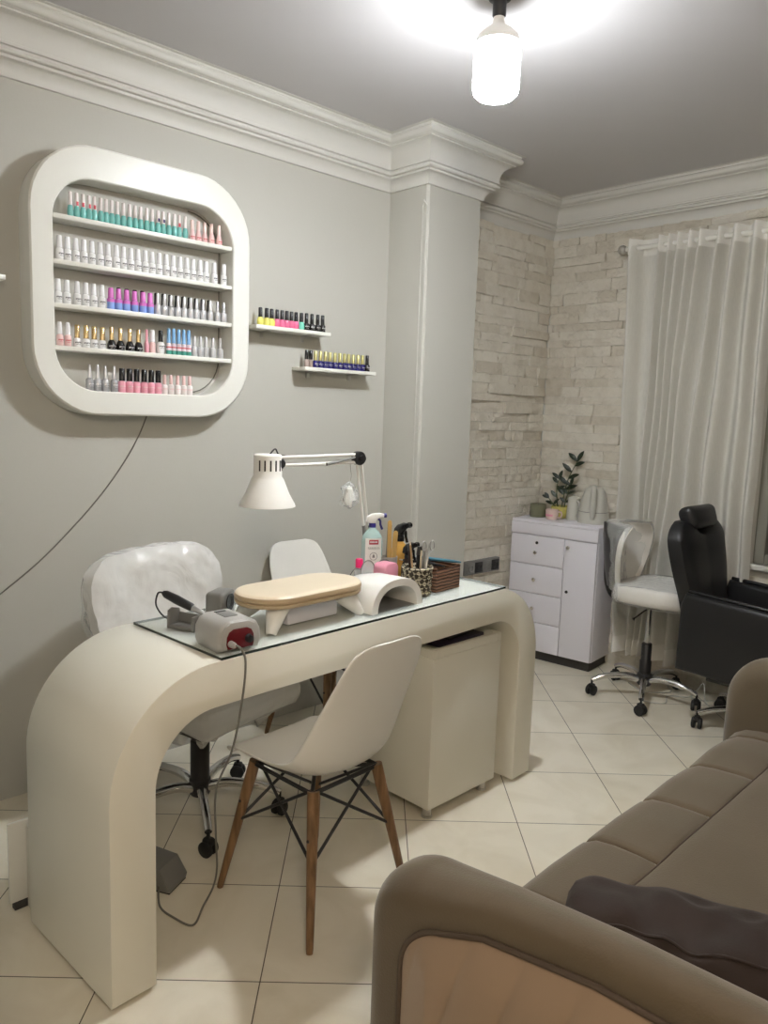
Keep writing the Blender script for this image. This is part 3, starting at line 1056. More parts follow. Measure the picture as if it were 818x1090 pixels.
# thin cable from the display, drooping down the wall
cab = smooth_path([(XL + 0.004, 1.432, 1.405), (XL + 0.004, 1.40, 1.33), (XL + 0.004, 1.345, 1.235), (XL + 0.004, 1.26, 1.12), (XL + 0.004, 1.15, 1.00), (XL + 0.004, 1.00, 0.86), (XL + 0.004, 0.80, 0.71), (XL + 0.004, 0.62, 0.54), (XL + 0.004, 0.50, 0.30), (XL + 0.006, 0.46, 0.08), (XL + 0.03, 0.45, 0.004), (XL + 0.10, 0.46, 0.004)], 6)
tag(MB().tube(cab, 0.0028, 6).link('power_cable', M['wire'], ang=60), 'thin cable drooping from the display down the left wall', 'cable')
# ------------------------------------------------------------ manicure desk
TH = 0.058
D0 = V((-1.626, 0.718, 0.0))


def DP(a, b, z):
    """a along the desk from its near end, b back from its front edge"""
    return (D0.x - sin(TH) * a - cos(TH) * b, D0.y + cos(TH) * a - sin(TH) * b, z)


L_, H_, DD, RO, RI, TK = 1.815, 0.808, 0.459, 0.29, 0.17, 0.12
out = [(0, 0.014)] + arc(RO, H_ - RO, RO, pi, pi / 2, 18) + arc(L_ - RO, H_ - RO, RO, pi / 2, 0, 18) + [(L_, 0.014)]
inn = [(L_ - TK, 0.014)] + arc(L_ - RO, H_ - RO, RI, 0, pi / 2, 18) + arc(RO, H_ - RO, RI, pi / 2, pi, 18) + [(TK, 0.014)]
desk = thing('manicure_desk', 'long white glossy waterfall manicure desk with rounded ends', 'desk', D0, TH)
MB().prism(out + inn, -DD, 0.0, 'x', bev=0.003).link('desk_body', M['desk'], desk, ang=35)
for a in (0.06, L_ - 0.06):
    for b in (0.05, DD - 0.05):
        MB().lathe([(0, 0), (0.018, 0), (0.018, 0.0138), (0, 0.0138)], (-b, a, 0), 16).link('foot', M['rubber'], desk)
tl = thing('glass_sheet', 'clear glass sheet with dark edges lying on the white desk', 'glass', DP(0, 0, H_ + 0.0005), TH)
gm = MB().bx(-0.436, 0.001, 0.306, 1.575, 0.0, 0.008, 0.0012)
for f in gm.bm.faces:
    f.normal_update()
    f.material_index = 0 if f.normal.z > 0.9 or f.normal.z < -0.9 else 1
gm.link('glass_pane', [M['glass_top'], M['glass_edge']], tl, ang=0)
ZT = H_ + 0.0090


def on_desk(name, label, cat, a, b, rz=0.0, group=None):
    return thing(name, label, cat, DP(a, b, ZT), TH + rz, group)


# drawer pedestal pushed under the desk
t = thing('drawer_pedestal', 'white pedestal on short metal feet under the far half of the desk', 'cabinet', (-1.735, 1.930, 0), 0.02)
MB().bx(-0.40, 0.0, 0.0, 0.385, 0.045, 0.600, 0.003).link('body', M['cream'], t)
mb = MB()
mb.bx(-0.40, -0.30, 0.0, 0.385, 0.6005, 0.632, 0.003)
mb.bx(-0.30, -0.0, 0.0, 0.022, 0.6005, 0.632, 0.003)
mb.bx(-0.30, -0.0, 0.363, 0.385, 0.6005, 0.632, 0.003)
mb.bx(-0.022, -0.0, 0.022, 0.363, 0.6005, 0.632, 0.003)
mb.link('top_rim', M['cream'], t)
for x in (-0.36, -0.035):
    for y in (0.035, 0.35):
        MB().lathe([(0, 0), (0.02, 0), (0.02, 0.006), (0.016, 0.008), (0.016, 0.044), (0, 0.044)], (x, y, 0), 16).link('foot', M['steel'], t)
b = thing('folder', 'dark purple folder lying in the top of the white pedestal', 'folder', (-1.752, 2.155, 0.6055), 0.12)
MB().bx(-0.20, -0.02, -0.11, 0.11, 0.0, 0.026, 0.003).link('cover', M['purple'], b)
MB().bx(-0.19, -0.05, -0.08, 0.09, 0.0265, 0.034, 0.002).link('top_sheet', M['dark'], b)

# ---------------------------------------------------------------- nail drill
t = on_desk('nail_drill', 'grey electric nail drill unit with dark red front panel', 'nail drill', 0.385, 0.080, -0.10)
sec = [(-0.060, 0.0), (0.060, 0.0), (0.066, 0.02), (0.064, 0.050), (0.053, 0.070), (0.032, 0.080), (-0.032, 0.080), (-0.053, 0.070), (-0.064, 0.050), (-0.066, 0.02)]
MB().prism(sec, -0.07, 0.058, 'x', bev=0.010, seg=3).link('housing', M['grey'], t, ang=40)
MB().prism([(y * 0.82, z * 0.9 + 0.004) for (y, z) in sec], 0.048, 0.061, 'x', bev=0.003).link('front_bezel', M['grey'], t, ang=40)
MB().prism([(y * 0.62, z * 0.66 + 0.006) for (y, z) in sec], 0.052, 0.064, 'x', bev=0.002).link('control_panel', M['red'], t, ang=40)
MB().lathe([(0.0, 0.016), (0.009, 0.014), (0.011, 0.0), (0.0, 0.0)], (0.0645, 0.022, 0.03), 16, Matrix.Rotation(pi / 2, 4, 'Y')).link('knob', M['dark'], t)
MB().lathe([(0.0, 0.02), (0.008, 0.018), (0.009, 0.0), (0.0, 0.0)], (0.0645, -0.03, 0.022), 14, Matrix.Rotation(pi / 2, 4, 'Y')).link('plug', M['grey'], t)
mb = MB()
mb.box((-0.01, 0.0, 0.0808), (0.05, 0.038, 0.002), 0.0008)
mb.link('top_label', M['midgrey'], t)
mb = MB()
mb.box((-0.045, 0.0, 0.0806), (0.008, 0.034, 0.0016), 0.0006)
mb.link('vent_slot', M['dark'], t)
# cable from the drill down to the pedal
cp = [DP(0.352, 0.0, ZT + 0.022), DP(0.358, -0.018, ZT + 0.012), DP(0.366, -0.022, 0.79), DP(0.358, -0.018, 0.69), DP(0.342, 0.0, 0.56), DP(0.335, 0.06, 0.43),
      (-1.79, 1.10, 0.25), (-1.88, 1.16, 0.08), (-1.90, 1.16, 0.006), (-1.84, 1.09, 0.005), (-1.785, 1.025, 0.005), (-1.85, 1.0, 0.005), (-1.92, 0.995, 0.005), (-1.985, 1.025, 0.02)]
tag(MB().tube(smooth_path(cp, 8), 0.0030, 8).link('drill_cable', M['wire'], ang=60), 'grey cable hanging from the nail drill to the floor pedal', 'cable')
t = thing('foot_pedal', 'grey foot pedal on the floor behind the near desk leg', 'foot pedal', (-2.03, 1.055, 0), 0.5)
mb = MB().prism([(-0.075, 0.004), (0.06, 0.004), (0.065, 0.02), (0.03, 0.075), (-0.055, 0.085), (-0.078, 0.05)], -0.05, 0.05, 'y', bev=0.008)
mb.link('pedal_body', M['midgrey'], t)
MB().bx(-0.07, 0.06, -0.045, 0.045, 0.0, 0.0038, 0.001).link('sole', M['rubber'], t)

# cradle with the drill handpiece
t = on_desk('handpiece_cradle', 'grey cradle holding the drill handpiece near the glass corner', 'cradle', 0.385, 0.285, -1.25)
mb = MB()
mb.prism([(-0.026, 0.0), (0.026, 0.0), (0.022, 0.05), (0.006, 0.056), (-0.020, 0.05)], -0.048, -0.036, 'y', bev=0.003)
mb.prism([(-0.026, 0.0), (0.026, 0.0), (0.022, 0.04), (0.006, 0.042), (-0.020, 0.04)], 0.036, 0.048, 'y', bev=0.003)
mb.bx(-0.026, 0.026, -0.0358, 0.0358, 0.0, 0.010, 0.002)
mb.bx(-0.022, -0.014, -0.0358, 0.0358, 0.0102, 0.04, 0.002)
mb.link('stand', M['midgrey'], t)
t = on_desk('drill_handpiece', 'black pen shaped drill handpiece lying across the grey cradle', 'drill handpiece', 0.385, 0.285, -1.25)
a, b = V((0.0, -0.080, 0.092)), V((0.0, 0.080, 0.046))
MB().tube([a, a.lerp(b, 0.06), a.lerp(b, 0.3), a.lerp(b, 0.62), a.lerp(b, 0.66)], [0.007, 0.0115, 0.0135, 0.012, 0.009], 16).link('grip', M['dark'], t, ang=50)
MB().tube([a.lerp(b, 0.66), a.lerp(b, 0.85), a.lerp(b, 0.9), b], [0.0085, 0.0078, 0.004, 0.0015], 14).link('chuck', M['steel'], t, ang=50)
MB().tube(smooth_path([a, a + V((0.0, -0.02, -0.004)), a + V((-0.01, -0.035, -0.045)), a + V((-0.035, -0.02, -0.085)), a + V((-0.06, 0.02, -0.088)), a + V((-0.06, 0.09, -0.088))], 6), 0.0028, 6).link('lead', M['dark'], t, ang=60)

# small dark device behind the drill
t = on_desk('dust_fan', 'small dark grey box with round black opening behind the drill', 'device', 0.545, 0.345, 0.5)
MB().bx(-0.03, 0.03, -0.045, 0.045, 0.0, 0.075, 0.012, 3).link('case', M['midgrey'], t)
MB().lathe([(0.024, 0.0), (0.026, 0.004), (0.018, 0.004), (0.016, -0.0), (0.0, -0.0)], (0.031, 0, 0.042), 20, Matrix.Rotation(pi / 2, 4, 'Y')).link('opening', M['black'], t)

# -------------------------------------------------------------- hand rest
t = on_desk('hand_rest', 'padded pale oval hand rest on four white legs', 'hand rest', 0.700, 0.155, 0.0)
hw, hl = 0.108, 0.217
st = arc(0, hl - hw, hw, 0, pi, 18) + arc(0, -(hl - hw), hw, pi, 2 * pi, 18)


def stad(k):
    r = hw + k
    return arc(0, hl - hw, r, 0, pi, 18) + arc(0, -(hl - hw), r, pi, 2 * pi, 18)


def lofted(levels, mi=0, cap0=True, cap1=True):
    m = MB()
    n = len(stad(0))
    vs = [V((q[0], q[1], z)) for (k, z) in levels for q in stad(k)]
    fs = [(j * n + i, j * n + (i + 1) % n, (j + 1) * n + (i + 1) % n, (j + 1) * n + i) for j in range(len(levels) - 1) for i in range(n)]
    if cap0:
        fs.append(tuple(range(n))[::-1])
    if cap1:
        fs.append(tuple((len(levels) - 1) * n + i for i in range(n)))
    return m.raw(vs, fs)


lofted([(-0.010, 0.0702), (-0.003, 0.071), (0.0, 0.075), (0.0, 0.082), (-0.003, 0.0845)]).link('lower_pad', M['padside'], t, ang=50)
lofted([(-0.004, 0.0847), (0.0, 0.087), (0.001, 0.094), (-0.002, 0.1005)]).link('side_band', M['padside'], t, ang=50)
lofted([(-0.002, 0.1006), (-0.006, 0.1045), (-0.018, 0.107), (-0.06, 0.1085), (-0.10, 0.109)]).link('top_pad', M['padtop'], t, ang=50)
for sx in (-1, 1):
    for sy in (-1, 1):
        mb = MB()
        top, bot = V((sx * 0.054, sy * 0.130, 0.0700)), V((sx * 0.084, sy * 0.178, 0.0))
        mb.tube([bot, bot.lerp(top, 0.04), bot.lerp(top, 0.6), top], [0.013, 0.0155, 0.027, 0.036], 14)
        for v in mb.bm.verts:
            v.co.z = min(max(v.co.z, 0.0), 0.0700)
        mb.link('leg', M['plastic'], t, ang=50)

t = on_desk('desk_box', 'low white box standing under the hand rest', 'box', 0.715, 0.160, 0.0)
MB().bx(-0.04, 0.045, -0.095, 0.105, 0.0, 0.05, 0.005, 3).link('box_body', M['coolwhite'], t)
MB().bx(-0.043, 0.048, -0.098, 0.108, 0.0502, 0.062, 0.004, 3).link('box_lid', M['plastic'], t)

# ---------------------------------------------------------------- UV lamp
t = on_desk('nail_dryer', 'white arched nail drying lamp open at the front', 'nail lamp', 1.014, 0.035, 0.0)
ow, oh, iw, ih = 0.122, 0.100, 0.094, 0.076


def arch(w, h, n=22, x=0.0, k=2.3):
    o = []
    for i in range(n + 1):
        a = pi * i / n
        c, s = cos(a), sin(a)
        o.append((w * math.copysign(abs(c) ** (2 / k), c), h * abs(s) ** (2 / k)))
    return o


levels = [(-0.185, 0.72, 0.70), (-0.175, 0.85, 0.85), (-0.12, 0.97, 0.97), (-0.04, 1.0, 1.0), (-0.004, 1.0, 1.0), (0.0, 0.985, 0.985)]
n = 22
vs, fs = [], []
for (x, a, b) in levels:
    vs += [V((x, q[0], q[1])) for q in arch(ow * a, oh * b)]
for x in (0.0, -0.005, -0.15):
    vs += [V((x, q[0], q[1])) for q in arch(iw if x > -0.004 else iw - 0.003, ih if x > -0.004 else ih - 0.003)]
w = n + 1
NL = len(levels) + 3
fs = [(j * w + i, j * w + i + 1, (j + 1) * w + i + 1, (j + 1) * w + i) for j in range(NL - 1) for i in range(n)]
fs.append(tuple(range(w)))
fs.append(tuple((NL - 1) * w + i for i in range(w))[::-1])
MB().raw(vs, fs).link('arched_shell', M['plastic'], t, ang=45)
MB().prism(arch(iw - 0.006, ih - 0.006), -0.148, -0.146, 'x').link('inner_liner', M['midgrey'], t)
MB().bx(-0.15, -0.006, -iw + 0.006, iw - 0.006, 0.0, 0.003).link('base_plate', M['midgrey'], t)

# ---------------------------------------------------------- woven tool pot
t = on_desk('woven_pot', 'cream and dark woven round pot full of brushes', 'pot', 1.222, 0.135)
MB().lathe([(0.0, 0.001), (0.044, 0.001), (0.047, 0.006), (0.050, 0.05), (0.0525, 0.092), (0.0535, 0.098), (0.051, 0.101), (0.048, 0.098), (0.045, 0.03), (0.0, 0.012)], seg=40).link('pot_wall', M['weave'], t, ang=60)
mb = MB()
for z, r in ((0.010, 0.0485), (0.036, 0.0500), (0.066, 0.0520), (0.096, 0.0540)):
    P = [(r * cos(a), r * sin(a), z + 0.0015 * sin(12 * a)) for a in [2 * pi * k / 60 for k in range(61)]]
    mb.tube(P, 0.0035, 6)
mb.link('braid', M['weave'], t, ang=60)


def stick(name, label, cat, a, b, lean, h, parts, group=None):
    """a tool standing in the pot; parts: (part, material, from, to, r0, r1)"""
    s = thing(name, label, cat, DP(a, b, ZT + 0.016), TH, group)
    d = V((lean[0], lean[1], 1)).normalized()
    for (pn, mm, f0, f1, r0, r1) in parts:
        MB().tube([d * (h * f0), d * (h * (f0 + f1) / 2), d * (h * f1)], [r0, (r0 + r1) / 2, r1], 8).link(pn, M[mm], s, ang=60)
    return s


PA, PB = 1.222, 0.135
stick('nail_brush', 'pale wooden stick leaning left in the woven pot', 'brush', PA - 0.024, PB - 0.01, (0.05, -0.24), 0.185, [('handle', 'brushwood', 0, 0.93, 0.0035, 0.003), ('tip', 'padtop', 0.93, 1.0, 0.003, 0.001)], 'tools in the woven pot')
stick('nail_brush', 'dark brown handled brush standing left of the pot centre', 'brush', PA - 0.016, PB + 0.015, (0.0, -0.10), 0.165, [('handle', 'darkbrown', 0, 0.85, 0.0055, 0.0045), ('bristles', 'dark', 0.85, 1.0, 0.0055, 0.004)], 'tools in the woven pot')
stick('nail_brush', 'cream slim brush upright in the middle of the woven pot', 'brush', PA - 0.005, PB - 0.015, (0.05, -0.03), 0.16, [('handle', 'padtop', 0, 0.9, 0.004, 0.003), ('bristles', 'darkbrown', 0.9, 1.0, 0.0035, 0.001)], 'tools in the woven pot')
stick('nail_brush', 'black thick brush in the middle of the woven pot', 'brush', PA + 0.008, PB + 0.01, (0.02, 0.04), 0.15, [('handle', 'black', 0, 0.8, 0.006, 0.007), ('bristles', 'dark', 0.8, 1.0, 0.009, 0.007)], 'tools in the woven pot')
stick('nail_clipper', 'steel tweezers tilting right in the woven pot', 'tweezers', PA + 0.018, PB - 0.01, (0.0, 0.18), 0.165, [('arm', 'steel', 0, 1.0, 0.004, 0.0015)], 'tools in the woven pot')
stick('nail_clipper', 'steel cuticle pusher tilting furthest right in the woven pot', 'cuticle pusher', PA + 0.02, PB + 0.012, (0.0, 0.22), 0.16, [('shaft', 'steel', 0, 0.85, 0.0035, 0.003), ('blade', 'steel', 0.85, 1.0, 0.005, 0.002)], 'tools in the woven pot')
s = thing('scissors', 'steel scissors with open loops, right side of the woven pot', 'scissors', DP(PA + 0.008, PB - 0.018, ZT + 0.02), TH)
for k in (-1, 1):
    mb = MB()
    c = V((0.004 * k, 0.024 + 0.018 * k, 0.150))
    mb.tube([(0, 0, 0), (0.002 * k, 0.010, 0.06), (0.003 * k, 0.018 + 0.006 * k, 0.125), c - V((0, 0, 0.016))], [0.003, 0.005, 0.004, 0.003], 8)
    mb.tube([c + V((0, 0.012 * cos(q), 0.017 * sin(q))) for q in [2 * pi * i / 20 for i in range(21)]], 0.0028, 6)
    mb.link('blade', M['steel'], s, ang=60)

# ---------------------------------------------------------- wicker box
t = on_desk('wicker_box', 'brown wicker box with tools at the far end of the glass', 'box', 1.352, 0.180, 0.04)
mb = MB()
x0, x1, y0, y1, hh, th = -0.080, 0.080, -0.072, 0.072, 0.078, 0.008
mb.bx(x0, x1, y0, y1, 0.0, 0.008, 0.002)
mb.bx(x0, x0 + th, y0, y1, 0.0082, hh, 0.003)
mb.bx(x1 - th, x1, y0, y1, 0.0082, hh, 0.003)
mb.bx(x0 + th, x1 - th, y0, y0 + th, 0.0082, hh, 0.003)
mb.bx(x0 + th, x1 - th, y1 - th, y1, 0.0082, hh, 0.003)
mb.link('woven_sides', M['wicker'], t)
mb = MB()
mb.tube([(x0 + 0.004, y0 + 0.004, hh + 0.003), (x1 - 0.004, y0 + 0.004, hh + 0.003), (x1 - 0.004, y1 - 0.004, hh + 0.003), (x0 + 0.004, y1 - 0.004, hh + 0.003), (x0 + 0.004, y0 + 0.004, hh + 0.003)], 0.006, 8)
mb.link('rim', M['wicker'], t, ang=60)
for k, (nm, lb, mm, y, x, z) in enumerate([('nail_file', 'dark nail file lying across the top of the wicker box', 'dark', -0.025, -0.01, hh + 0.016), ('nail_file', 'teal handled tool lying at the right in the wicker box', 'bluecap', 0.040, 0.0, hh + 0.016),
                                           ('nail_file', 'black pen shaped tool lying in the left of the wicker box', 'black', -0.055, 0.01, hh + 0.016)]):
    s = thing(nm, lb, 'tool', DP(1.352 + y, 0.180 - x, ZT + z), TH + 0.04 + (-0.3, 0.25, 0.1)[k], 'tools in the wicker box')
    MB().tube([(-0.088, 0, 0), (-0.06, 0, 0), (0.06, 0, 0.001), (0.09, 0, 0.001)], [0.004, 0.007, 0.006, 0.003], 8).link('handle', M[mm], s, ang=60)
    MB().tube([(-0.105, 0, 0), (-0.0885, 0, 0)], [0.002, 0.0035], 8).link('tip', M['steel'], s, ang=60)


# ------------------------------------------------------- bottles at the back
def trigger(t, z, mhead, mlever, k=1.0, rz=0.0):
    """spray head, nozzle towards +y"""
    R = Matrix.Rotation(rz, 4, 'Z')
    def X(p):
        return R @ V((p[0] * k, p[1] * k, p[2] * k + z))
    m1 = MB()
    m1.raw([], [])
    pr = [(-0.030, 0.028), (-0.024, 0.050), (-0.005, 0.062), (0.030, 0.066), (0.052, 0.062), (0.052, 0.046), (0.030, 0.044), (0.016, 0.034), (0.013, 0.020), (-0.016, 0.020)]
    b = MB().prism(pr, -0.012, 0.012, 'x', bev=0.004)
    for v in b.bm.verts:
        v.co = X(v.co)
    b.link('trigger_head', M[mhead], t, ang=45)
    b = MB().lathe([(0, 0.0), (0.016, 0.0), (0.017, 0.010), (0.015, 0.0195), (0, 0.0195)], seg=20)
    for v in b.bm.verts:
        v.co = X(v.co)
    b.link('collar', M[mlever], t, ang=45)
    b = MB().tube(smooth_path([(0, 0.024, 0.041), (0, 0.036, 0.030), (0, 0.038, 0.012), (0, 0.047, -0.010)], 5), 0.0055, 8)
    for v in b.bm.verts:
        v.co = X(v.co)
    b.link('trigger_lever', M[mlever], t, ang=60)
    b = MB().lathe([(0, 0), (0.011, 0), (0.011, 0.012), (0, 0.012)], (0, 0.0525, 0.054), 12, Matrix.Rotation(-pi / 2, 4, 'X'))
    for v in b.bm.verts:
        v.co = X(v.co)
    b.link('nozzle', M[mlever], t, ang=45)


t = on_desk('spray_bottle', 'clear aqua spray bottle with white and navy trigger', 'spray bottle', 1.270, 0.405, -0.55)
bl = [(0.038, 0.026, 0.0), (0.040, 0.028, 0.006), (0.040, 0.028, 0.145), (0.036, 0.026, 0.165), (0.024, 0.020, 0.182), (0.014, 0.014, 0.192), (0.013, 0.013, 0.198)]
vs, fs = [], []
for (ry, rx, z) in bl:
    for k in range(28):
        a = 2 * pi * k / 28
        c, s_ = cos(a), sin(a)
        vs.append(V((rx * math.copysign(abs(c) ** 0.8, c), ry * math.copysign(abs(s_) ** 0.8, s_), z)))
for j in range(len(bl) - 1):
    for k in range(28):
        fs.append((j * 28 + k, j * 28 + (k + 1) % 28, (j + 1) * 28 + (k + 1) % 28, (j + 1) * 28 + k))
fs.append(tuple(range(28))[::-1])
MB().raw(vs, fs).link('bottle_body', M['spraybody'], t, ang=60)
trigger(t, 0.198, 'plastic', 'blue', 0.82)


def curved(y0, y1, z0, z1, e, n=8):
    """a label bent round the flat front of the bottle"""
    v2, f2 = [], []
    for i in range(n + 1):
        y = y0 + (y1 - y0) * i / n
        k = min(abs(y / 0.040), 0.98)
        x = 0.028 * (1 - k ** 2.5) ** 0.4 + e
        v2 += [V((x, y, z0)), V((x, y, z1))]
    for i in range(n):
        f2.append((2 * i, 2 * i + 2, 2 * i + 3, 2 * i + 1))
    return v2, f2


lab = MB().raw(*curved(-0.031, 0.031, 0.035, 0.160, 0.0008)).link('paper_label', M['plastic'], t, ang=60)
MB().raw(*curved(-0.018, 0.018, 0.137, 0.154, 0.0016)).link('red_badge', mat('badge_red', rgb(176, 40, 62), 0.4), lab, ang=60)
mb = MB()
rg = random.Random(4)
y = -0.014
while y < 0.012:
    wdt = 0.003 + 0.002 * rg.random()
    mb.raw(*curved(y, y + wdt, 0.143, 0.149, 0.0022, 2))
    y += wdt + 0.0014
mb.link('badge_print', M['plastic'], lab, ang=0)
mb = MB()
for z in (0.124, 0.120, 0.060, 0.056, 0.052):
    y = -0.022
    while y < 0.021:
        wdt = 0.002 + 0.004 * rg.random()
        mb.raw(*curved(y, min(y + wdt, 0.024), z, z + 0.002, 0.0016, 2))
        y += wdt + 0.0016
ring = []
for k in range(25):
    a = 2 * pi * k / 24
    ring.append((0.0296 - 0.004 * cos(a) ** 2 * 0.3, 0.014 * cos(a), 0.092 + 0.014 * sin(a)))
mb.tube(ring, 0.0009, 5)
mb.raw([V((0.0298, -0.005, 0.087)), V((0.0298, 0.005, 0.087)), V((0.0298, 0.004, 0.095)), V((0.0298, 0.0, 0.102)), V((0.0298, -0.004, 0.095))], [(0, 1, 2, 3, 4)])
mb.link('label_print', M['midgrey'], lab, ang=0, flip=False)

t = on_desk('spray_bottle', 'amber plastic bottle with black trigger behind the woven pot', 'spray bottle', 1.338, 0.325, 0.1)
MB().lathe([(0, 0), (0.030, 0), (0.032, 0.005), (0.032, 0.115), (0.026, 0.135), (0.015, 0.146), (0.014, 0.15), (0, 0.15)], seg=24).link('bottle_body', M['amber'], t, ang=45)
trigger(t, 0.150, 'black', 'black', 1.0)
t = on_desk('spray_bottle', 'dark bottle with lower black trigger behind the woven pot', 'spray bottle', 1.262, 0.215, 0.05)
MB().lathe([(0, 0), (0.022, 0), (0.024, 0.005), (0.024, 0.078), (0.018, 0.096), (0.013, 0.104), (0.013, 0.108), (0, 0.108)], seg=24).link('bottle_body', M['darkbrown'], t, ang=45)
trigger(t, 0.108, 'black', 'black', 0.85)

t = on_desk('pink_dispenser', 'soft pink box with small black window beside the spray bottle', 'box', 1.190, 0.255, 0.05)
MB().prism(rrect(-0.036, 0.036, 0.0, 0.098, 0.020, 6), -0.03, 0.03, 'x', bev=0.006).link('case', M['pink'], t)
MB().bx(0.0302, 0.0325, 0.008, 0.032, 0.012, 0.046, 0.001).link('window', M['black'], t)
t = on_desk('polish_pot', 'hot pink capped little bottle left of the spray bottle', 'bottle', 1.195, 0.395)
MB().lathe([(0, 0), (0.016, 0), (0.018, 0.004), (0.018, 0.05), (0.012, 0.055), (0, 0.055)], seg=18).link('bottle_body', M['clear'], t, ang=45)
MB().lathe([(0, 0.0555), (0.014, 0.0555), (0.014, 0.085), (0.012, 0.088), (0, 0.088)], seg=18).link('cap', M['hotpink'], t, ang=45)
for (nm, lb, a, b, h, w_, mm, ln) in (('nail_file', 'grey nail file standing behind the spray bottle', 1.272, 0.328, 0.220, 0.011, 'midgrey', 0.05),
                                       ('nail_file', 'tall gold nail file standing beside the amber bottle', 1.275, 0.318, 0.235, 0.010, 'filegold', -0.02),
                                       ('nail_file', 'short gold nail file standing beside the amber bottle', 1.282, 0.308, 0.195, 0.012, 'filegold', 0.06)):
    s = on_desk(nm, lb, 'nail file', a, b, 0.0, 'nail files in the back holder')
    MB().prism([(q[0] + ln * q[1], q[1]) for q in rrect(-w_, w_, 0.0, h, w_ * 0.95, 5)], -0.002, 0.002, 'x', bev=0.0008).link('file_board', M[mm], s)
    MB().prism([(q[0] + ln * q[1], q[1]) for q in rrect(-w_ * 0.8, w_ * 0.8, 0.05, h - 0.012, w_ * 0.75, 5)], 0.0021, 0.0029, 'x').link('grit', M[mm], s)
t = on_desk('file_holder', 'pale grey cup holding the nail files', 'cup', 1.275, 0.318, 0.0)
MB().lathe([(0, 0), (0.02, 0), (0.028, 0.004), (0.030, 0.1), (0.028, 0.1), (0.026, 0.006), (0, 0.006)], seg=24).link('cup_wall', M['grey'], t, ang=50)
t = on_desk('safety_glasses', 'clear safety glasses with dark thin frame leaning on the bottles', 'glasses', 1.205, 0.325, -0.3)
for k in (-1, 1):
    c = V((0.01, 0.034 * k, 0.055))
    ringp = [c + V((0.004 * cos(a) * k, 0.031 * cos(a), 0.040 * sin(a))) for a in [2 * pi * i / 24 for i in range(25)]]
    MB().tube(ringp, 0.0022, 6).link('rim', M['midgrey'], t, ang=60)
    MB().raw(ringp[:-1], [tuple(range(24))]).link('lens', M['clear'], t, ang=0)
    MB().tube(smooth_path([c + V((0, 0.031 * k, 0.01)), c + V((-0.04, 0.036 * k, 0.0)), c + V((-0.09, 0.034 * k, -0.045))], 5), 0.002, 6).link('temple', M['midgrey'], t, ang=60)
MB().tube(smooth_path([(0.01, -0.004, 0.062), (0.014, 0, 0.068), (0.01, 0.004, 0.062)], 4), 0.002, 6).link('bridge', M['midgrey'], t, ang=60)

# --------------------------------------------------------------- desk lamp
t = thing('desk_lamp', 'white adjustable arm desk lamp clamped to the back of the desk', 'lamp', (-2.185, 2.025, 0.0), 0.0)
o = V((2.185, -2.025, 0))
def LP(x, y, z):
    return V((x, y, z)) + o
cl = MB()
cl.bx(-0.02, 0.055, -0.03, 0.03, 0.8225, 0.832, 0.003)
cl.bx(-0.020, -0.010, -0.03, 0.03, 0.655, 0.822, 0.003)
cl.bx(-0.0098, 0.055, -0.03, 0.03, 0.655, 0.665, 0.003)
cl.link('clamp', M['dark'], t)
MB().tube([(0.03, 0, 0.6655), (0.03, 0, 0.6865)], 0.014, 14).link('clamp_screw', M['dark'], t)
MB().lathe([(0, 0.833), (0.017, 0.833), (0.017, 0.872), (0.012, 0.878), (0, 0.878)], (0.0, 0, 0), 18).link('pivot', M['dark'], t)
el = LP(-2.150, 1.924, 1.272)
for dy in (-0.011, 0.011):
    MB().tube([V((0.0, dy, 0.872)), el + V((0.002, dy, -0.012))], 0.0058, 10).link('lower_arm', M['plastic'], t, ang=60)
for dy in (-0.020, 0.020):
    MB().tube([V((0.006, dy, 0.878)), V((0.006, dy, 0.878)).lerp(el, 0.34)], 0.0075, 10).link('spring', M['midgrey'], t, ang=60)
sh = LP(-2.150, 1.555, 1.268)
for dz in (-0.015, 0.013):
    MB().tube([el + V((0, 0, dz)), sh + V((0, 0.0, dz))], 0.0062, 10).link('upper_arm', M['plastic'], t, ang=60)
MB().tube([el + V((0.008, -0.01, 0.006)), el + V((0.008, -0.09, -0.008)), el + V((0.008, -0.16, -0.018))], [0.004, 0.004, 0.006], 8).link('tension_spring', M['midgrey'], t, ang=60)
mb = MB()
mb.lathe([(0, -0.014), (0.024, -0.014), (0.026, -0.010), (0.026, 0.010), (0.024, 0.014), (0, 0.014)], el, 20, Matrix.Rotation(pi / 2, 4, 'Y'))
mb.lathe([(0, 0.0145), (0.011, 0.0145), (0.013, 0.028), (0, 0.03)], el, 12, Matrix.Rotation(pi / 2, 4, 'Y'))
mb.link('elbow_joint', M['dark'], t)
mb = MB()
kn = LP(-2.150, 1.548, 1.262)
mb.box(kn, (0.036, 0.036, 0.05), 0.008, 2, Matrix.Rotation(0.3, 4, 'X'))
mb.lathe([(0, 0.0), (0.016, 0.0), (0.019, 0.012), (0.012, 0.022), (0, 0.022)], kn + V((0.018, 0, 0)), 12, Matrix.Rotation(pi / 2, 4, 'Y'))
mb.link('shade_joint', M['dark'], t)
sc_ = LP(-2.150, 1.515, 1.118)
MB().lathe([(0.0, 0.176), (0.043, 0.175), (0.047, 0.171), (0.048, 0.10), (0.054, 0.092), (0.074, 0.042), (0.093, 0.008), (0.095, 0.0), (0.092, 0.0), (0.072, 0.040), (0.050, 0.088), (0.047, 0.098), (0.046, 0.168), (0.0, 0.170)], sc_, 40).link('lamp_shade', M['plastic'], t, ang=40)
mb = MB()
for k in range(7):
    a = -1.2 + k * 0.4
    mb.box(sc_ + V((0.0478 * cos(a), 0.0478 * sin(a), 0.138)), (0.0022, 0.0055, 0.036), 0.0006, 1, Matrix.Rotation(a, 4, 'Z'))
mb.link('vent_slot', M['gap'], t)
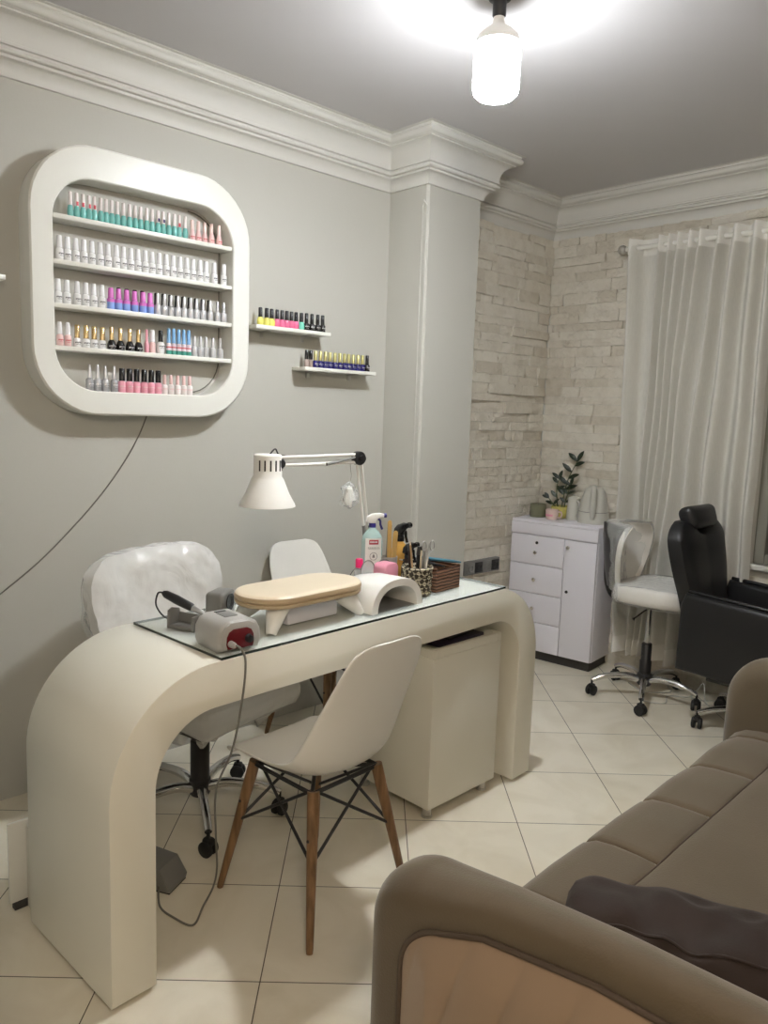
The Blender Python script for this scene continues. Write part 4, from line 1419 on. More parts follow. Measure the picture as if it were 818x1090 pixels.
MB().lathe([(0.0, 0.035), (0.02, 0.04), (0.028, 0.06), (0.02, 0.09), (0.0, 0.1)], sc_, 20).link('lamp_bulb', M['hem'], t, ang=60)
MB().tube(smooth_path([sc_ + V((0, 0.01, 0.176)), sc_ + V((0, 0.03, 0.192)), kn + V((0, 0.012, 0.03)), kn + V((0, 0.05, 0.022))], 6), 0.0028, 6).link('flex', M['dark'], t, ang=60)
# small crumpled white packet hanging from the lamp arm
t = thing('hanging_packet', 'small crumpled white packet in clear wrap hanging from lamp arm', 'packet', (-2.150, 1.885, 1.13), 0.3)
mb = MB().ell((0, 0, 0), (0.012, 0.022, 0.040), 14, 10, p=0.7)
for v in mb.bm.verts:
    v.co += V((noise.noise(v.co * 60) * 0.008, noise.noise(v.co * 50 + V((3, 1, 2))) * 0.010, noise.noise(v.co * 50) * 0.006))
mb.link('packet_body', M['hem'], t, ang=20)
mb = MB().ell((0, -0.004, 0.004), (0.022, 0.042, 0.050), 16, 10, p=0.8)
for v in mb.bm.verts:
    v.co += V((noise.noise(v.co * 40) * 0.014, noise.noise(v.co * 40 + V((3, 1, 2))) * 0.016, noise.noise(v.co * 40) * 0.010))
mb.link('clear_wrap', M['wrapclear'], t, ang=20)
MB().tube(smooth_path([(0, 0.0, 0.045), (0.002, 0.006, 0.08), (0.0, 0.002, 0.105), (0, 0, 0.126)], 5), 0.0018, 6).link('loop', M['wirewhite'], t, ang=60)

# white box on the floor behind the near end of the desk
t = thing('storage_box', 'small white box with an upright side panel behind the near desk leg', 'box', (-2.15, 0.84, 0), 0.03)
MB().bx(-0.028, 0.055, -0.125, 0.14, 0.0, 0.245, 0.003).link('box_body', M['cream'], t)
MB().bx(-0.046, -0.036, -0.17, 0.14, 0.02, 0.262, 0.003).link('side_panel', M['white'], t)
mb = MB().ell((0.0, -0.085, 0.258), (0.040, 0.045, 0.020), 12, 8)
for v in mb.bm.verts:
    v.co += V((noise.noise(v.co * 40) * 0.02, noise.noise(v.co * 40 + V((3, 1, 2))) * 0.02, noise.noise(v.co * 40) * 0.012))
mb.link('crumpled_flap', M['hem'], t, ang=20)
MB().bx(-0.05, -0.028, -0.16, 0.12, 0.0, 0.0195, 0.002).link('base_rail', M['gap'], t)
# --------------------------------------------------------- moulded shell chairs
SHELL = [(0.222, 0.408, 0.178, 0.002), (0.222, 0.424, 0.198, 0.004), (0.205, 0.434, 0.212, 0.008), (0.150, 0.437, 0.222, 0.018), (0.080, 0.431, 0.228, 0.030), (0.010, 0.425, 0.231, 0.042),
         (-0.060, 0.424, 0.233, 0.056), (-0.115, 0.432, 0.234, 0.068), (-0.160, 0.452, 0.232, 0.078), (-0.192, 0.487, 0.229, 0.082), (-0.212, 0.535, 0.225, 0.076), (-0.228, 0.59, 0.219, 0.064),
         (-0.243, 0.645, 0.213, 0.050), (-0.257, 0.70, 0.207, 0.036), (-0.270, 0.75, 0.198, 0.024), (-0.280, 0.795, 0.184, 0.014), (-0.287, 0.825, 0.162, 0.008), (-0.291, 0.840, 0.132, 0.004), (-0.292, 0.847, 0.085, 0.002)]


def shell_chair(loc, rz, label):
    t = thing('shell_chair', label, 'chair', loc, rz, 'white moulded chairs with wooden legs')
    n = len(SHELL) - 1

    def fn(s, u):
        x, z, w, c = lerp_tab(SHELL, u)
        x2, z2, _, _ = lerp_tab(SHELL, min(u + 0.02, 1))
        x1, z1, _, _ = lerp_tab(SHELL, max(u - 0.02, 0))
        d = V((x2 - x1, 0, z2 - z1)).normalized()
        nx, nz = d.z, -d.x
        q = 2 * s - 1
        k = c * abs(q) ** 2.6
        return (x + nx * k, 0.87 * w * q * (1 - 0.08 * abs(q) ** 6), z + nz * k)
    o = MB().grid(fn, 20, 44).link('seat_shell', M['plastic'], t, ang=180, solid=0.008, sub=1)
    for sx in (-1, 1):
        for sy in (-1, 1):
            top, bot = V((sx * 0.130, sy * 0.125, 0.408)), V((sx * 0.205, sy * 0.195, 0.0))
            leg = MB().tube([bot, bot.lerp(top, 0.03), bot.lerp(top, 0.5), bot.lerp(top, 0.86), top], [0.009, 0.0105, 0.0145, 0.0175, 0.0175], 12).link('leg', M['wood'], t, ang=60)
            MB().ell(bot.lerp(top, 0.70) + V((0, sy * 0.016, 0)), (0.005, 0.004, 0.005), 8, 6).link('bolt', M['dark'], leg)
    for ax in (0, 1):
        for s in (-1, 1):
            for d in (-1, 1):
                if ax == 0:
                    a, b = V((s * 0.165, d * 0.158, 0.22)), V((s * 0.125, -d * 0.108, 0.400))
                else:
                    a, b = V((d * 0.165, s * 0.158, 0.22)), V((-d * 0.112, s * 0.115, 0.400))
                MB().tube([a, b], 0.0048, 8).link('brace_rod', M['dark'], t, ang=60)
    mb = MB()
    mb.tube([(-0.13, -0.13, 0.402), (0.13, -0.13, 0.402), (0.13, 0.13, 0.402), (-0.13, 0.13, 0.402), (-0.13, -0.13, 0.402)], 0.007, 8)
    mb.tube([(-0.13, -0.13, 0.402), (0.13, 0.13, 0.402)], 0.006, 8)
    mb.tube([(-0.13, 0.13, 0.402), (0.13, -0.13, 0.402)], 0.006, 8)
    mb.link('seat_bracket', M['dark'], t, ang=60)
    return t


shell_chair((-1.70, 1.385, 0), pi + 0.058, 'white moulded chair with wooden legs in front of the desk')
shell_chair((-2.525, 2.13, 0), 0.0, 'white moulded chair standing against the wall behind the desk')


# ---------------------------------------------------------------- swivel bases
def caster(parent, x, y, ang, r=0.027):
    mb = MB()
    R = Matrix.Translation((x, y, r)) @ Matrix.Rotation(ang, 4, 'Z') @ Matrix.Rotation(pi / 2, 4, 'X')
    for s in (-1, 1):
        mb.lathe([(0, s * 0.006), (r * 0.9, s * 0.006), (r, s * 0.009), (r, s * 0.019), (r * 0.8, s * 0.023), (0, s * 0.024)], (0, 0, 0), 18, R)
    mb.box((x, y, r + 0.020), (0.034, 0.030, 0.030), 0.008, 2, Matrix.Rotation(ang, 4, 'Z'))
    mb.tube([(x, y, r + 0.02), (x, y, 0.085)], 0.006, 8)
    return mb.link('caster', M['rubber'], parent, ang=40)


def star_base(t, R, a0, zc=0.105, ztip=0.082, n=5):
    for k in range(n):
        a = a0 + 2 * pi * k / n
        d = V((cos(a), sin(a), 0))
        P = smooth_path([d * 0.03 + V((0, 0, zc - 0.005)), d * (R * 0.35) + V((0, 0, zc + 0.012)), d * (R * 0.75) + V((0, 0, zc + 0.002)), d * R + V((0, 0, ztip))], 5)
        m = len(P)
        leg = MB().tube(P, [0.0185 - 0.006 * i / m for i in range(m)], 10).link('base_leg', M['chrome'], t, ang=60)
        caster(leg, d.x * R, d.y * R, a + 1.1 + 0.7 * k)
    MB().lathe([(0, 0.07), (0.032, 0.07), (0.038, 0.08), (0.038, 0.128), (0.030, 0.135), (0, 0.135)], seg=24).link('hub', M['dark'], t, ang=40)


# ------------------------------------------------- white saddle stool, wrapped
t = thing('salon_stool', 'white wrapped salon stool with low curved back on chrome star base', 'stool', (-1.862, 3.722, 0), 0.12)
star_base(t, 0.270, -1.25)
MB().lathe([(0.030, 0.1355), (0.030, 0.20), (0.026, 0.205), (0.026, 0.29), (0.023, 0.295), (0, 0.295)], seg=20).link('column_cover', M['dark'], t, ang=40)
MB().tube([(0, 0, 0.2952), (0, 0, 0.489)], 0.013, 14).link('gas_post', M['chrome'], t, ang=60)
MB().box((0, 0, 0.505), (0.14, 0.14, 0.030), 0.003).link('mount_plate', M['dark'], t)
MB().tube(smooth_path([(0.0, -0.02, 0.482), (-0.005, -0.07, 0.475), (-0.04, -0.115, 0.435)], 5), [0.004] * 10 + [0.010], 8).link('height_lever', M['dark'], t, ang=60)


def seat_pad(rx, ry, z0, z1, saddle=0.012, seg=40):
    m = MB()
    lv = [(0.90, z0), (0.985, z0 + 0.012), (1.0, z0 + 0.03), (0.985, z1 - 0.018), (0.93, z1 - 0.004), (0.8, z1), (0.5, z1 - 0.002), (0.0, z1 - 0.004)]
    vs, fs = [], []
    for (k, z) in lv:
        for i in range(seg):
            a = 2 * pi * i / seg
            c, s = cos(a), sin(a)
            x, y = rx * k * math.copysign(abs(c) ** 0.75, c), ry * k * math.copysign(abs(s) ** 0.75, s)
            vs.append(V((x, y, z + saddle * (abs(y / ry) ** 2) - saddle * 0.6 * (x / rx) ** 2)))
    for j in range(len(lv) - 1):
        for i in range(seg):
            fs.append((j * seg + i, j * seg + (i + 1) % seg, (j + 1) * seg + (i + 1) % seg, (j + 1) * seg + i))
    fs.append(tuple(range(seg))[::-1])
    m.raw(vs, fs)
    return m.weld(1e-4)


SO = Matrix.Translation((0.035, 0, 0.072))
m = seat_pad(0.205, 0.220, 0.450, 0.540)
m.bm.transform(SO)
m.link('seat', M['upholstery'], t, ang=60)
m = seat_pad(0.212, 0.227, 0.442, 0.545)
for v in m.bm.verts:
    v.co += V(v.co.xy.to_3d().normalized()) * (0.004 * noise.noise(v.co * 30))
m.bm.transform(SO)
m.link('plastic_wrap', M['wrapclear'], t, ang=60)


def backrest(w0, w1, z0, z1, depth, wrap, x_at, n=28, m=16, off=0.0):
    """curved back, concave to +x; off pushes the surface outwards (wrap)"""
    def fn(s, v):
        q = 2 * s - 1
        z = z0 - off + (z1 - z0 + 2 * off) * v
        w = (w0 + (w1 - w0) * min(v * 1.9, 1.0)) * (1 - 0.30 * max(v - 0.72, 0) ** 2 / 0.0784) + off
        return w, q, z
    return fn


def stool_back(off, mm, name, m2=None):
    mb = MB()
    nz, ny = 18, 24
    def P(s, v, side):
        q = 2 * s - 1
        z = 0.575 - off + (0.330 + 2 * off) * v
        w = (0.105 + 0.095 * sin(min(v * 1.5, 1.0) * pi / 2)) * (1 - 0.42 * max((v - 0.70) / 0.3, 0) ** 2.2) + off
        xb = -0.180 - 0.045 * v + 0.14 * (q * q) * (0.35 + 0.65 * v)
        th = (0.022 + off) * (1 - 0.5 * abs(q) ** 4)
        return V((xb + side * th, w * q, z))
    mb.grid(lambda s, v: P(s, v, 1), ny, nz)
    mb.grid(lambda s, v: P(s, v, -1), ny, nz)
    for v in (0.0, 1.0):
        mb.grid(lambda s, k, v=v: P(s, v, 2 * k - 1), ny, 1)
    for s in (0.0, 1.0):
        mb.grid(lambda k, v, s=s: P(s, v, 2 * k - 1), 1, nz)
    mb.weld(1e-5)
    return mb


stool_back(0.0, None, None).link('backrest', M['upholstery'], t, ang=50)
mb = stool_back(0.0, None, None)
for v in mb.bm.verts:
    v.co.x -= 0.030
    v.co.y *= 0.96
mb.link('back_shell', M['dark'], t, ang=50)
mb = stool_back(0.012, None, None)
for v in mb.bm.verts:
    v.co += V((noise.noise(v.co * 22) * 0.003 - 0.003, noise.noise(v.co * 22 + V((5, 2, 1))) * 0.004, 0))
mb.link('plastic_wrap', M['wrapclear'], t, ang=50)
MB().tube(smooth_path([(-0.04, 0, 0.500), (-0.14, 0, 0.492), (-0.205, 0, 0.515), (-0.238, 0, 0.58), (-0.250, 0, 0.70)], 6), 0.016, 10).link('back_bracket', M['dark'], t, ang=60)

# -------------------------------- technician's wrapped office chair at the desk
t = thing('office_chair', 'white office chair in crinkled plastic wrap behind the near end of the desk', 'office chair', (-2.32, 1.36, 0), 0.20)
star_base(t, 0.285, 0.62)
MB().lathe([(0.034, 0.1355), (0.034, 0.27), (0.028, 0.275), (0, 0.275)], seg=20).link('column_cover', M['dark'], t, ang=40)
MB().tube([(0, 0, 0.2752), (0, 0, 0.385)], 0.014, 14).link('gas_post', M['chrome'], t, ang=60)
MB().box((0, 0, 0.398), (0.22, 0.20, 0.024), 0.006).link('tilt_plate', M['dark'], t)
MB().tube([(0.02, -0.10, 0.39), (0.06, -0.24, 0.395), (0.06, -0.27, 0.395)], [0.006, 0.006, 0.011], 8).link('height_lever', M['dark'], t, ang=60)
m = MB()
m.box((0.02, 0.0, 0.465), (0.50, 0.44, 0.105), 0.045, 5)
m.link('seat', M['upholstery'], t, ang=60)
MB().box((0.02, 0, 0.406), (0.44, 0.42, 0.011), 0.004).link('seat_pan', M['dark'], t)


def crinkle(mb, k, sc, seed):
    for v in mb.bm.verts:
        p = v.co * sc + V((seed, seed * 0.7, -seed))
        v.co += V((noise.noise(p), noise.noise(p + V((7, 3, 1))), noise.noise(p + V((2, 9, 5))))) * k


m = MB()
b = bmesh.new()
bmesh.ops.create_cube(b, size=1.0)
for v in b.verts:
    v.co = V((v.co.x * 0.53, v.co.y * 0.465, v.co.z * 0.125)) + V((0.02, 0, 0.462))
bmesh.ops.bevel(b, geom=list(b.edges), offset=0.05, segments=3, profile=0.5, affect='EDGES')
bmesh.ops.subdivide_edges(b, edges=list(b.edges), cuts=4, use_grid_fill=True)
m.merge(b)
crinkle(m, 0.010, 14, 3.0)
m.link('seat_wrap', M['wrap'], t, ang=30)
# a loose skirt of the wrap hanging under the seat
def skirt(s, v):
    a = s * 2 * pi
    c, q = cos(a), sin(a)
    r = 1.0 - 0.35 * v
    x = 0.02 + 0.245 * math.copysign(abs(c) ** 0.5, c) * r
    y = 0.23 * math.copysign(abs(q) ** 0.5, q) * r
    dz = 0.115 * v * (0.35 + 0.65 * max(0, noise.noise(V((c * 2.2, q * 2.2, 1.3))) + 0.45))
    return (x + 0.010 * noise.noise(V((c * 9, q * 9, v * 3))), y + 0.010 * noise.noise(V((c * 9, q * 9, v * 3 + 4))), 0.415 - dz)


MB().grid(skirt, 72, 6, closeu=True).link('wrap_skirt', M['wrap'], t, ang=30, flip=False)


def office_back(off):
    mb = MB()
    nz, ny = 22, 30
    def P(s, v, side):
        q = 2 * s - 1
        z = 0.565 - off + (0.345 + 2 * off) * v
        w = (0.215 + 0.055 * sin(min(v * 1.6, 1.0) * pi / 2)) * (1 - 0.30 * max((v - 0.72) / 0.28, 0) ** 2.4) + off
        xb = -0.245 - 0.055 * v + 0.055 * q * q
        th = (0.036 + off) * (1 - 0.55 * abs(q) ** 5) * (1 - 0.5 * abs(2 * v - 1) ** 8)
        return V((xb + side * th, w * q, z))
    mb.grid(lambda s, v: P(s, v, 1), ny, nz)
    mb.grid(lambda s, v: P(s, v, -1), ny, nz)
    for v in (0.0, 1.0):
        mb.grid(lambda s, k, v=v: P(s, v, 2 * k - 1), ny, 2)
    for s in (0.0, 1.0):
        mb.grid(lambda k, v, s=s: P(s, v, 2 * k - 1), 2, nz)
    mb.weld(1e-5)
    return mb


office_back(0.0).link('backrest', M['upholstery'], t, ang=60)
m = office_back(0.016)
bmesh.ops.subdivide_edges(m.bm, edges=list(m.bm.edges), cuts=1, use_grid_fill=True)
crinkle(m, 0.011, 12, 1.0)
crinkle(m, 0.0035, 34, 4.0)
m.link('back_wrap', M['wrap'], t, ang=30)
# loose side corner and hanging hem of the wrap
def loose(side, wid, seed):
    def fn(s, v):
        z = 0.86 - 0.34 * v
        e = wid * (0.35 + 0.65 * sin(pi * min(v * 1.15, 1)) ** 0.8)
        y = side * (0.262 - 0.05 * v + e * s)
        x = -0.245 - 0.055 * (1 - v) + 0.03 + 0.022 * noise.noise(V((s * 3, v * 6, seed))) + 0.02 * s
        return (x, y, z + 0.02 * noise.noise(V((s * 4, v * 3, seed + 2))))
    return fn


MB().grid(loose(-1, 0.065, 1.0), 8, 20).link('wrap_flap', M['wrapclear'], t, ang=30, flip=False)
MB().grid(loose(1, 0.045, 6.0), 8, 20).link('wrap_flap', M['wrapclear'], t, ang=30, flip=False)
MB().tube(smooth_path([(-0.10, 0, 0.395), (-0.24, 0, 0.385), (-0.315, 0, 0.43), (-0.33, 0, 0.56), (-0.335, 0, 0.70)], 6), 0.020, 10).link('back_bracket', M['dark'], t, ang=60)

# ------------------------------------------------------- black salon armchair
t = thing('salon_chair', 'black leather salon armchair with headrest on chrome base', 'salon chair', (-1.275, 3.735, 0), 0.0)
star_base(t, 0.29, -2.42, 0.095, 0.075)
MB().tube([(0, 0, 0.1355), (0, 0, 0.235)], 0.026, 16).link('column', M['chrome'], t, ang=60)
MB().box((0.01, 0, 0.247), (0.42, 0.36, 0.022), 0.005).link('under_plate', M['dark'], t)
MB().box((0.02, 0, 0.36), (0.50, 0.40, 0.20), 0.05, 5).link('seat', M['leather'], t, ang=50)
for s in (-1, 1):
    # arm: a deep padded side panel
    pr = [(-0.315, 0.285), (-0.31, 0.60), (-0.29, 0.655), (0.29, 0.625), (0.34, 0.59), (0.345, 0.34), (0.30, 0.265)]
    pr = [(x, z) for (x, z) in pr]
    MB().prism(pr, s * 0.207 if s > 0 else -0.277, s * 0.277 if s > 0 else -0.207, 'y', bev=0.022, seg=4).link('armrest', M['leather'], t, ang=50)
    MB().tube([(-0.285, s * 0.243, 0.661), (0.28, s * 0.243, 0.632)], 0.010, 8).link('arm_piping', M['black'], t, ang=60)
mb = MB()
def bk(s, v, side):
    q = 2 * s - 1
    z = 0.47 + 0.50 * v
    w = (0.19 + 0.055 * sin(max(0, min((v - 0.25) / 0.55, 1)) * pi / 2)) * (1 - 0.26 * max((v - 0.8) / 0.2, 0) ** 2)
    notch = 0.07 * max(0, v - 0.86) / 0.14 * max(0, 1 - abs(q) / 0.5)
    x = -0.295 - 0.10 * v
    th = 0.062 * (1 - 0.45 * abs(q) ** 5) * (1 - 0.45 * abs(2 * v - 1) ** 7) * (0.75 + 0.25 * abs(q))
    return V((x + side * th, w * q, z - notch))
mb.grid(lambda s, v: bk(s, v, 1), 28, 28)
mb.grid(lambda s, v: bk(s, v, -1), 28, 28)
for v in (0.0, 1.0):
    mb.grid(lambda s, k, v=v: bk(s, v, 2 * k - 1), 28, 3)
for s in (0.0, 1.0):
    mb.grid(lambda k, v, s=s: bk(s, v, 2 * k - 1), 3, 28)
mb.weld(1e-5)
mb.link('backrest', M['leather'], t, ang=60)
mb = MB().box((0, 0, 0), (0.085, 0.27, 0.115), 0.035, 5)
hm = Matrix.Translation((-0.375, 0, 0.985)) @ Matrix.Rotation(-0.35, 4, 'Y')
for v in mb.bm.verts:
    v.co.x += -0.35 * v.co.y ** 2
    v.co.y *= 1.0 + 0.9 * v.co.z
    v.co = hm @ v.co
mb.link('headrest', M['leather'], t, ang=60)
for y in (-0.04, 0.04):
    MB().tube([(-0.385, y, 0.86), (-0.382, y, 0.955)], 0.006, 8).link('headrest_post', M['chrome'], t, ang=60)

# loose white wires on the floor by the stool
for k, (P, lb) in enumerate([([(-2.02, 3.86, 0.004), (-1.90, 3.80, 0.004), (-1.80, 3.90, 0.004), (-1.86, 4.00, 0.004), (-1.74, 4.0, 0.004), (-1.66, 3.90, 0.004), (-1.52, 4.03, 0.004)], 'white wire looping on the floor under the salon stool'),
                             ([(-1.83, 3.66, 0.004), (-1.74, 3.72, 0.004), (-1.78, 3.84, 0.004), (-1.68, 3.88, 0.02), (-1.64, 3.93, 0.09), (-1.61, 3.90, 0.02), (-1.55, 3.86, 0.004), (-1.45, 3.98, 0.004)], 'white wire rising in a loop beside the salon chair base')]):
    tag(MB().tube(smooth_path(P, 8), 0.0032, 6).link('floor_wire', M['wirewhite'], ang=60), lb, 'wire', 'loose wires on the floor')
# -------------------------------------------------- white drawer cabinet, far end
CB = 0.128
t = thing('drawer_cabinet', 'white cabinet with four drawers and a door against the stone corner', 'cabinet', (-2.789, 3.750, 0), CB)
W_, DP_, Z0, Z1 = 0.55, 0.325, 0.060, 0.842
mb = MB()
mb.bx(0.0, W_, 0.012, DP_, Z0, Z1 - 0.018, 0.002)
mb.link('carcass', M['coolwhite'], t)
mb = MB()
mb.bx(0.0, W_, 0.0, DP_, Z1 - 0.0175, Z1, 0.003)
mb.bx(0.0, W_, -0.006, 0.0118, Z1 - 0.085, Z1 - 0.0178, 0.002)
mb.link('top', M['coolwhite'], t)
MB().bx(0.02, W_ - 0.02, 0.03, DP_ - 0.02, 0.0, Z0 - 0.001).link('plinth', M['gap'], t)
g = 0.004
zb = [Z0, 0.232, 0.405, 0.578, Z1 - 0.089]
xs = 0.350
for k in range(4):
    d = MB().bx(0.004, xs - g / 2, -0.006, 0.0115, zb[k] + g / 2, zb[k + 1] - g / 2, 0.0015).link('drawer', M['coolwhite'], t)
    zc = (zb[k] + zb[k + 1]) / 2
    MB().lathe([(0, 0.0), (0.005, 0.0), (0.005, 0.012), (0.011, 0.016), (0.011, 0.022), (0.006, 0.026), (0, 0.026)], (xs / 2, -0.0062, zc - (0.012 if k == 3 else 0)), 16, Matrix.Rotation(pi / 2, 4, 'X')).link('knob', M['chrome'], d)
    if k == 3:
        MB().lathe([(0, 0.0), (0.009, 0.0), (0.009, 0.003), (0, 0.003)], (xs / 2, -0.0062, zc + 0.045), 16, Matrix.Rotation(pi / 2, 4, 'X')).link('lock', M['dark'], d)
d = MB().bx(xs + g / 2, W_ - 0.004, -0.006, 0.0115, Z0 + g / 2, Z1 - 0.089 - g / 2, 0.0015).link('door', M['coolwhite'], t)
MB().lathe([(0, 0.0), (0.005, 0.0), (0.005, 0.012), (0.011, 0.016), (0.011, 0.022), (0.006, 0.026), (0, 0.026)], (xs + 0.03, -0.0062, 0.71), 16, Matrix.Rotation(pi / 2, 4, 'X')).link('knob', M['chrome'], d)
MB().lathe([(0, 0.0), (0.009, 0.0), (0.009, 0.003), (0, 0.003)], (xs + 0.03, -0.0062, 0.45), 16, Matrix.Rotation(pi / 2, 4, 'X')).link('lock', M['dark'], d)


def on_cab(name, label, cat, x, y, rz=0.0):
    return thing(name, label, cat, (-2.789 + x * cos(CB) - y * sin(CB), 3.750 + x * sin(CB) + y * cos(CB), Z1 + 0.0005), CB + rz)


t = on_cab('candle_jar', 'olive green cylindrical candle at the left on the white cabinet', 'candle', 0.085, 0.155)
MB().lathe([(0, 0), (0.046, 0), (0.049, 0.003), (0.049, 0.076), (0.046, 0.078), (0.044, 0.070), (0, 0.068)], seg=28).link('jar', M['olive'], t, ang=50)
MB().tube([(0, 0, 0.068), (0.001, 0, 0.078)], 0.0015, 6).link('wick', M['dark'], t)
t = on_cab('mug', 'pale pink mug in front of the yellow plant pot', 'mug', 0.205, 0.105)
MB().lathe([(0, 0), (0.028, 0), (0.034, 0.006), (0.038, 0.03), (0.039, 0.060), (0.0365, 0.060), (0.035, 0.03), (0.030, 0.008), (0, 0.006)], seg=28).link('cup', M['ceramicpink'], t, ang=50)
MB().tube(smooth_path([(0.037, 0, 0.048), (0.056, 0, 0.050), (0.063, 0, 0.033), (0.054, 0, 0.016), (0.036, 0, 0.016)], 5), 0.0048, 8).link('handle', M['ceramicpink'], t, ang=60)
MB().lathe([(0.0393, 0.022), (0.0398, 0.034)], seg=12, a0=-2.4, a1=-1.0).link('printed_mark', M['pink'], t, ang=60, flip=False)
# potted plant
t = on_cab('potted_plant', 'small potted plant with glossy dark leaves in a yellow pot', 'plant', 0.205, 0.225, 0.2)
MB().lathe([(0, 0), (0.040, 0), (0.055, 0.012), (0.064, 0.045), (0.062, 0.066), (0.058, 0.072), (0.054, 0.066), (0.053, 0.060), (0, 0.058)], seg=32).link('pot', M['potyellow'], t, ang=50)
MB().lathe([(0.0, 0.062), (0.053, 0.061)], seg=24).link('soil', M['soil'], t, ang=60)


def leaf(mb, base, d, L, w, up=V((0, 0, 1)), bend=0.15):
    d = d.normalized()
    sd = d.cross(up)
    sd = sd.normalized() if sd.length > 1e-3 else V((1, 0, 0))
    nn = sd.cross(d)
    vs, fs = [], []
    m = 7
    for i in range(m + 1):
        f = i / m
        ww = w * sin(pi * min(f * 0.96 + 0.03, 1)) ** 0.75
        c = base + d * (L * f) - nn * (bend * L * f * f)
        vs += [c + sd * ww + nn * ww * 0.25, c, c - sd * ww + nn * ww * 0.25]
    for i in range(m):
        a = i * 3
        fs += [(a, a + 1, a + 4, a + 3), (a + 1, a + 2, a + 5, a + 4)]
    mb.raw(vs, fs)


rg = random.Random(21)
STEMS = [([(0.0, 0.0, 0.06), (0.010, 0, 0.14), (0.030, 0.005, 0.24), (0.075, 0.01, 0.345)], 7, 0.062), ([(-0.025, 0.01, 0.06), (-0.035, 0.01, 0.12), (-0.035, 0.0, 0.19), (-0.025, 0.0, 0.235)], 4, 0.050), ([(0.02, -0.02, 0.06), (0.030, -0.02, 0.12), (0.050, -0.02, 0.20)], 3, 0.045),
         ([(-0.03, -0.015, 0.06), (-0.055, -0.02, 0.09), (-0.075, -0.02, 0.115)], 2, 0.045)]
for P, nl, ll in STEMS:
    sp = smooth_path(P, 6)
    stem = MB().tube(sp, [0.0045 - 0.0025 * i / len(sp) for i in range(len(sp))], 8).link('stem', M['stem'], t, ang=60)
    for k in range(nl):
        f = 0.38 + 0.62 * k / max(nl - 1, 1)
        b = sp[min(int(f * (len(sp) - 1)), len(sp) - 1)]
        tg = (sp[-1] - sp[-3]).normalized()
        for s in ((-1, 1) if k == nl - 1 or nl < 4 else ((-1, 1)[k % 2],)):
            if k == nl - 1 and s > 0:
                dd = tg
            else:
                dd = V((s * (0.85 + 0.2 * rg.random()), 0.35 * (rg.random() - 0.5), 0.0)) + tg * 0.75
            lm = MB()
            leaf(lm, b, dd, ll * (1.0 + 0.3 * rg.random()), ll * 0.23, V((0, -0.8, 0.6)))
            lm.link('leaf', M['leaf'], stem, ang=60, flip=False)
t = on_cab('jug', 'small silver grey jug with lid between the plant and kettle', 'jug', 0.295, 0.20, 0.0)
MB().lathe([(0, 0), (0.040, 0), (0.042, 0.004), (0.039, 0.06), (0.035, 0.105), (0.036, 0.122), (0, 0.122)], seg=28).link('jug_body', M['kettle'], t, ang=45)
MB().lathe([(0, 0.1222), (0.037, 0.1222), (0.036, 0.130), (0.018, 0.138), (0.008, 0.142), (0.010, 0.150), (0, 0.153)], seg=24).link('lid', M['kettle'], t, ang=45)
MB().tube(smooth_path([(0.030, -0.022, 0.115), (0.050, -0.036, 0.110), (0.054, -0.040, 0.07), (0.036, -0.026, 0.025)], 5), 0.006, 8).link('handle', M['grey'], t, ang=60)
t = on_cab('electric_kettle', 'tall silver grey electric kettle with loop handle on white cabinet', 'kettle', 0.432, 0.178, 0.35)
MB().lathe([(0, 0), (0.088, 0), (0.090, 0.004), (0.089, 0.020), (0, 0.020)], seg=36).link('power_base', M['kettle'], t, ang=45)
MB().lathe([(0, 0.0204), (0.087, 0.0204), (0.0885, 0.026), (0.084, 0.075), (0.072, 0.135), (0.060, 0.180), (0.048, 0.202), (0.028, 0.214), (0, 0.217)], seg=36).link('kettle_body', M['kettle'], t, ang=50)
MB().lathe([(0.0858, 0.066), (0.0866, 0.0675), (0.0852, 0.069)], seg=36).link('seam_line', M['midgrey'], t, ang=60)
hp = smooth_path([(0.0, -0.030, 0.212), (0.0, -0.070, 0.208), (0.0, -0.098, 0.180), (0.0, -0.108, 0.12), (0.0, -0.104, 0.06), (0.0, -0.083, 0.035)], 6)
MB().tube(hp, [0.012 + 0.006 * sin(pi * i / len(hp)) for i in range(len(hp))], 12).link('handle', M['kettle'], t, ang=60)
MB().tube([(0, 0.045, 0.175), (0, 0.078, 0.190), (0, 0.088, 0.196)], [0.024, 0.016, 0.010], 12).link('spout', M['kettle'], t, ang=60)

# ------------------------------------------------------------------- sofa
SX, SY, SR = -0.925, 1.105, 0.035
t = thing('sofa', 'brown suede sofa with tan pleated arm end in the right foreground', 'sofa', (SX, SY, 0), SR)
LEN = 1.50      # seat length between the arms
SD = 0.90
PROF = [(0.02, 0.09), (0.0, 0.10), (-0.012, 0.20), (-0.015, 0.32), (-0.008, 0.375), (0.012, 0.412), (0.045, 0.432), (0.09, 0.440), (0.15, 0.443), (0.192, 0.442), (0.200, 0.438), (0.208, 0.442), (0.27, 0.446), (0.40, 0.446), (0.52, 0.442), (0.66, 0.434)]
SEAMS = [0.215, 0.520, 0.825, 1.130, 1.435]
ysam = sorted(set([round(LEN * k / 60, 4) for k in range(61)] + [round(s + d, 4) for s in SEAMS for d in (-0.012, -0.006, -0.003, 0.0, 0.003, 0.006, 0.012)]))
xsam = []
for i in range(len(PROF) - 1):
    for k in range(2):
        xsam.append((i + k / 2) / (len(PROF) - 1))
xsam.append(1.0)


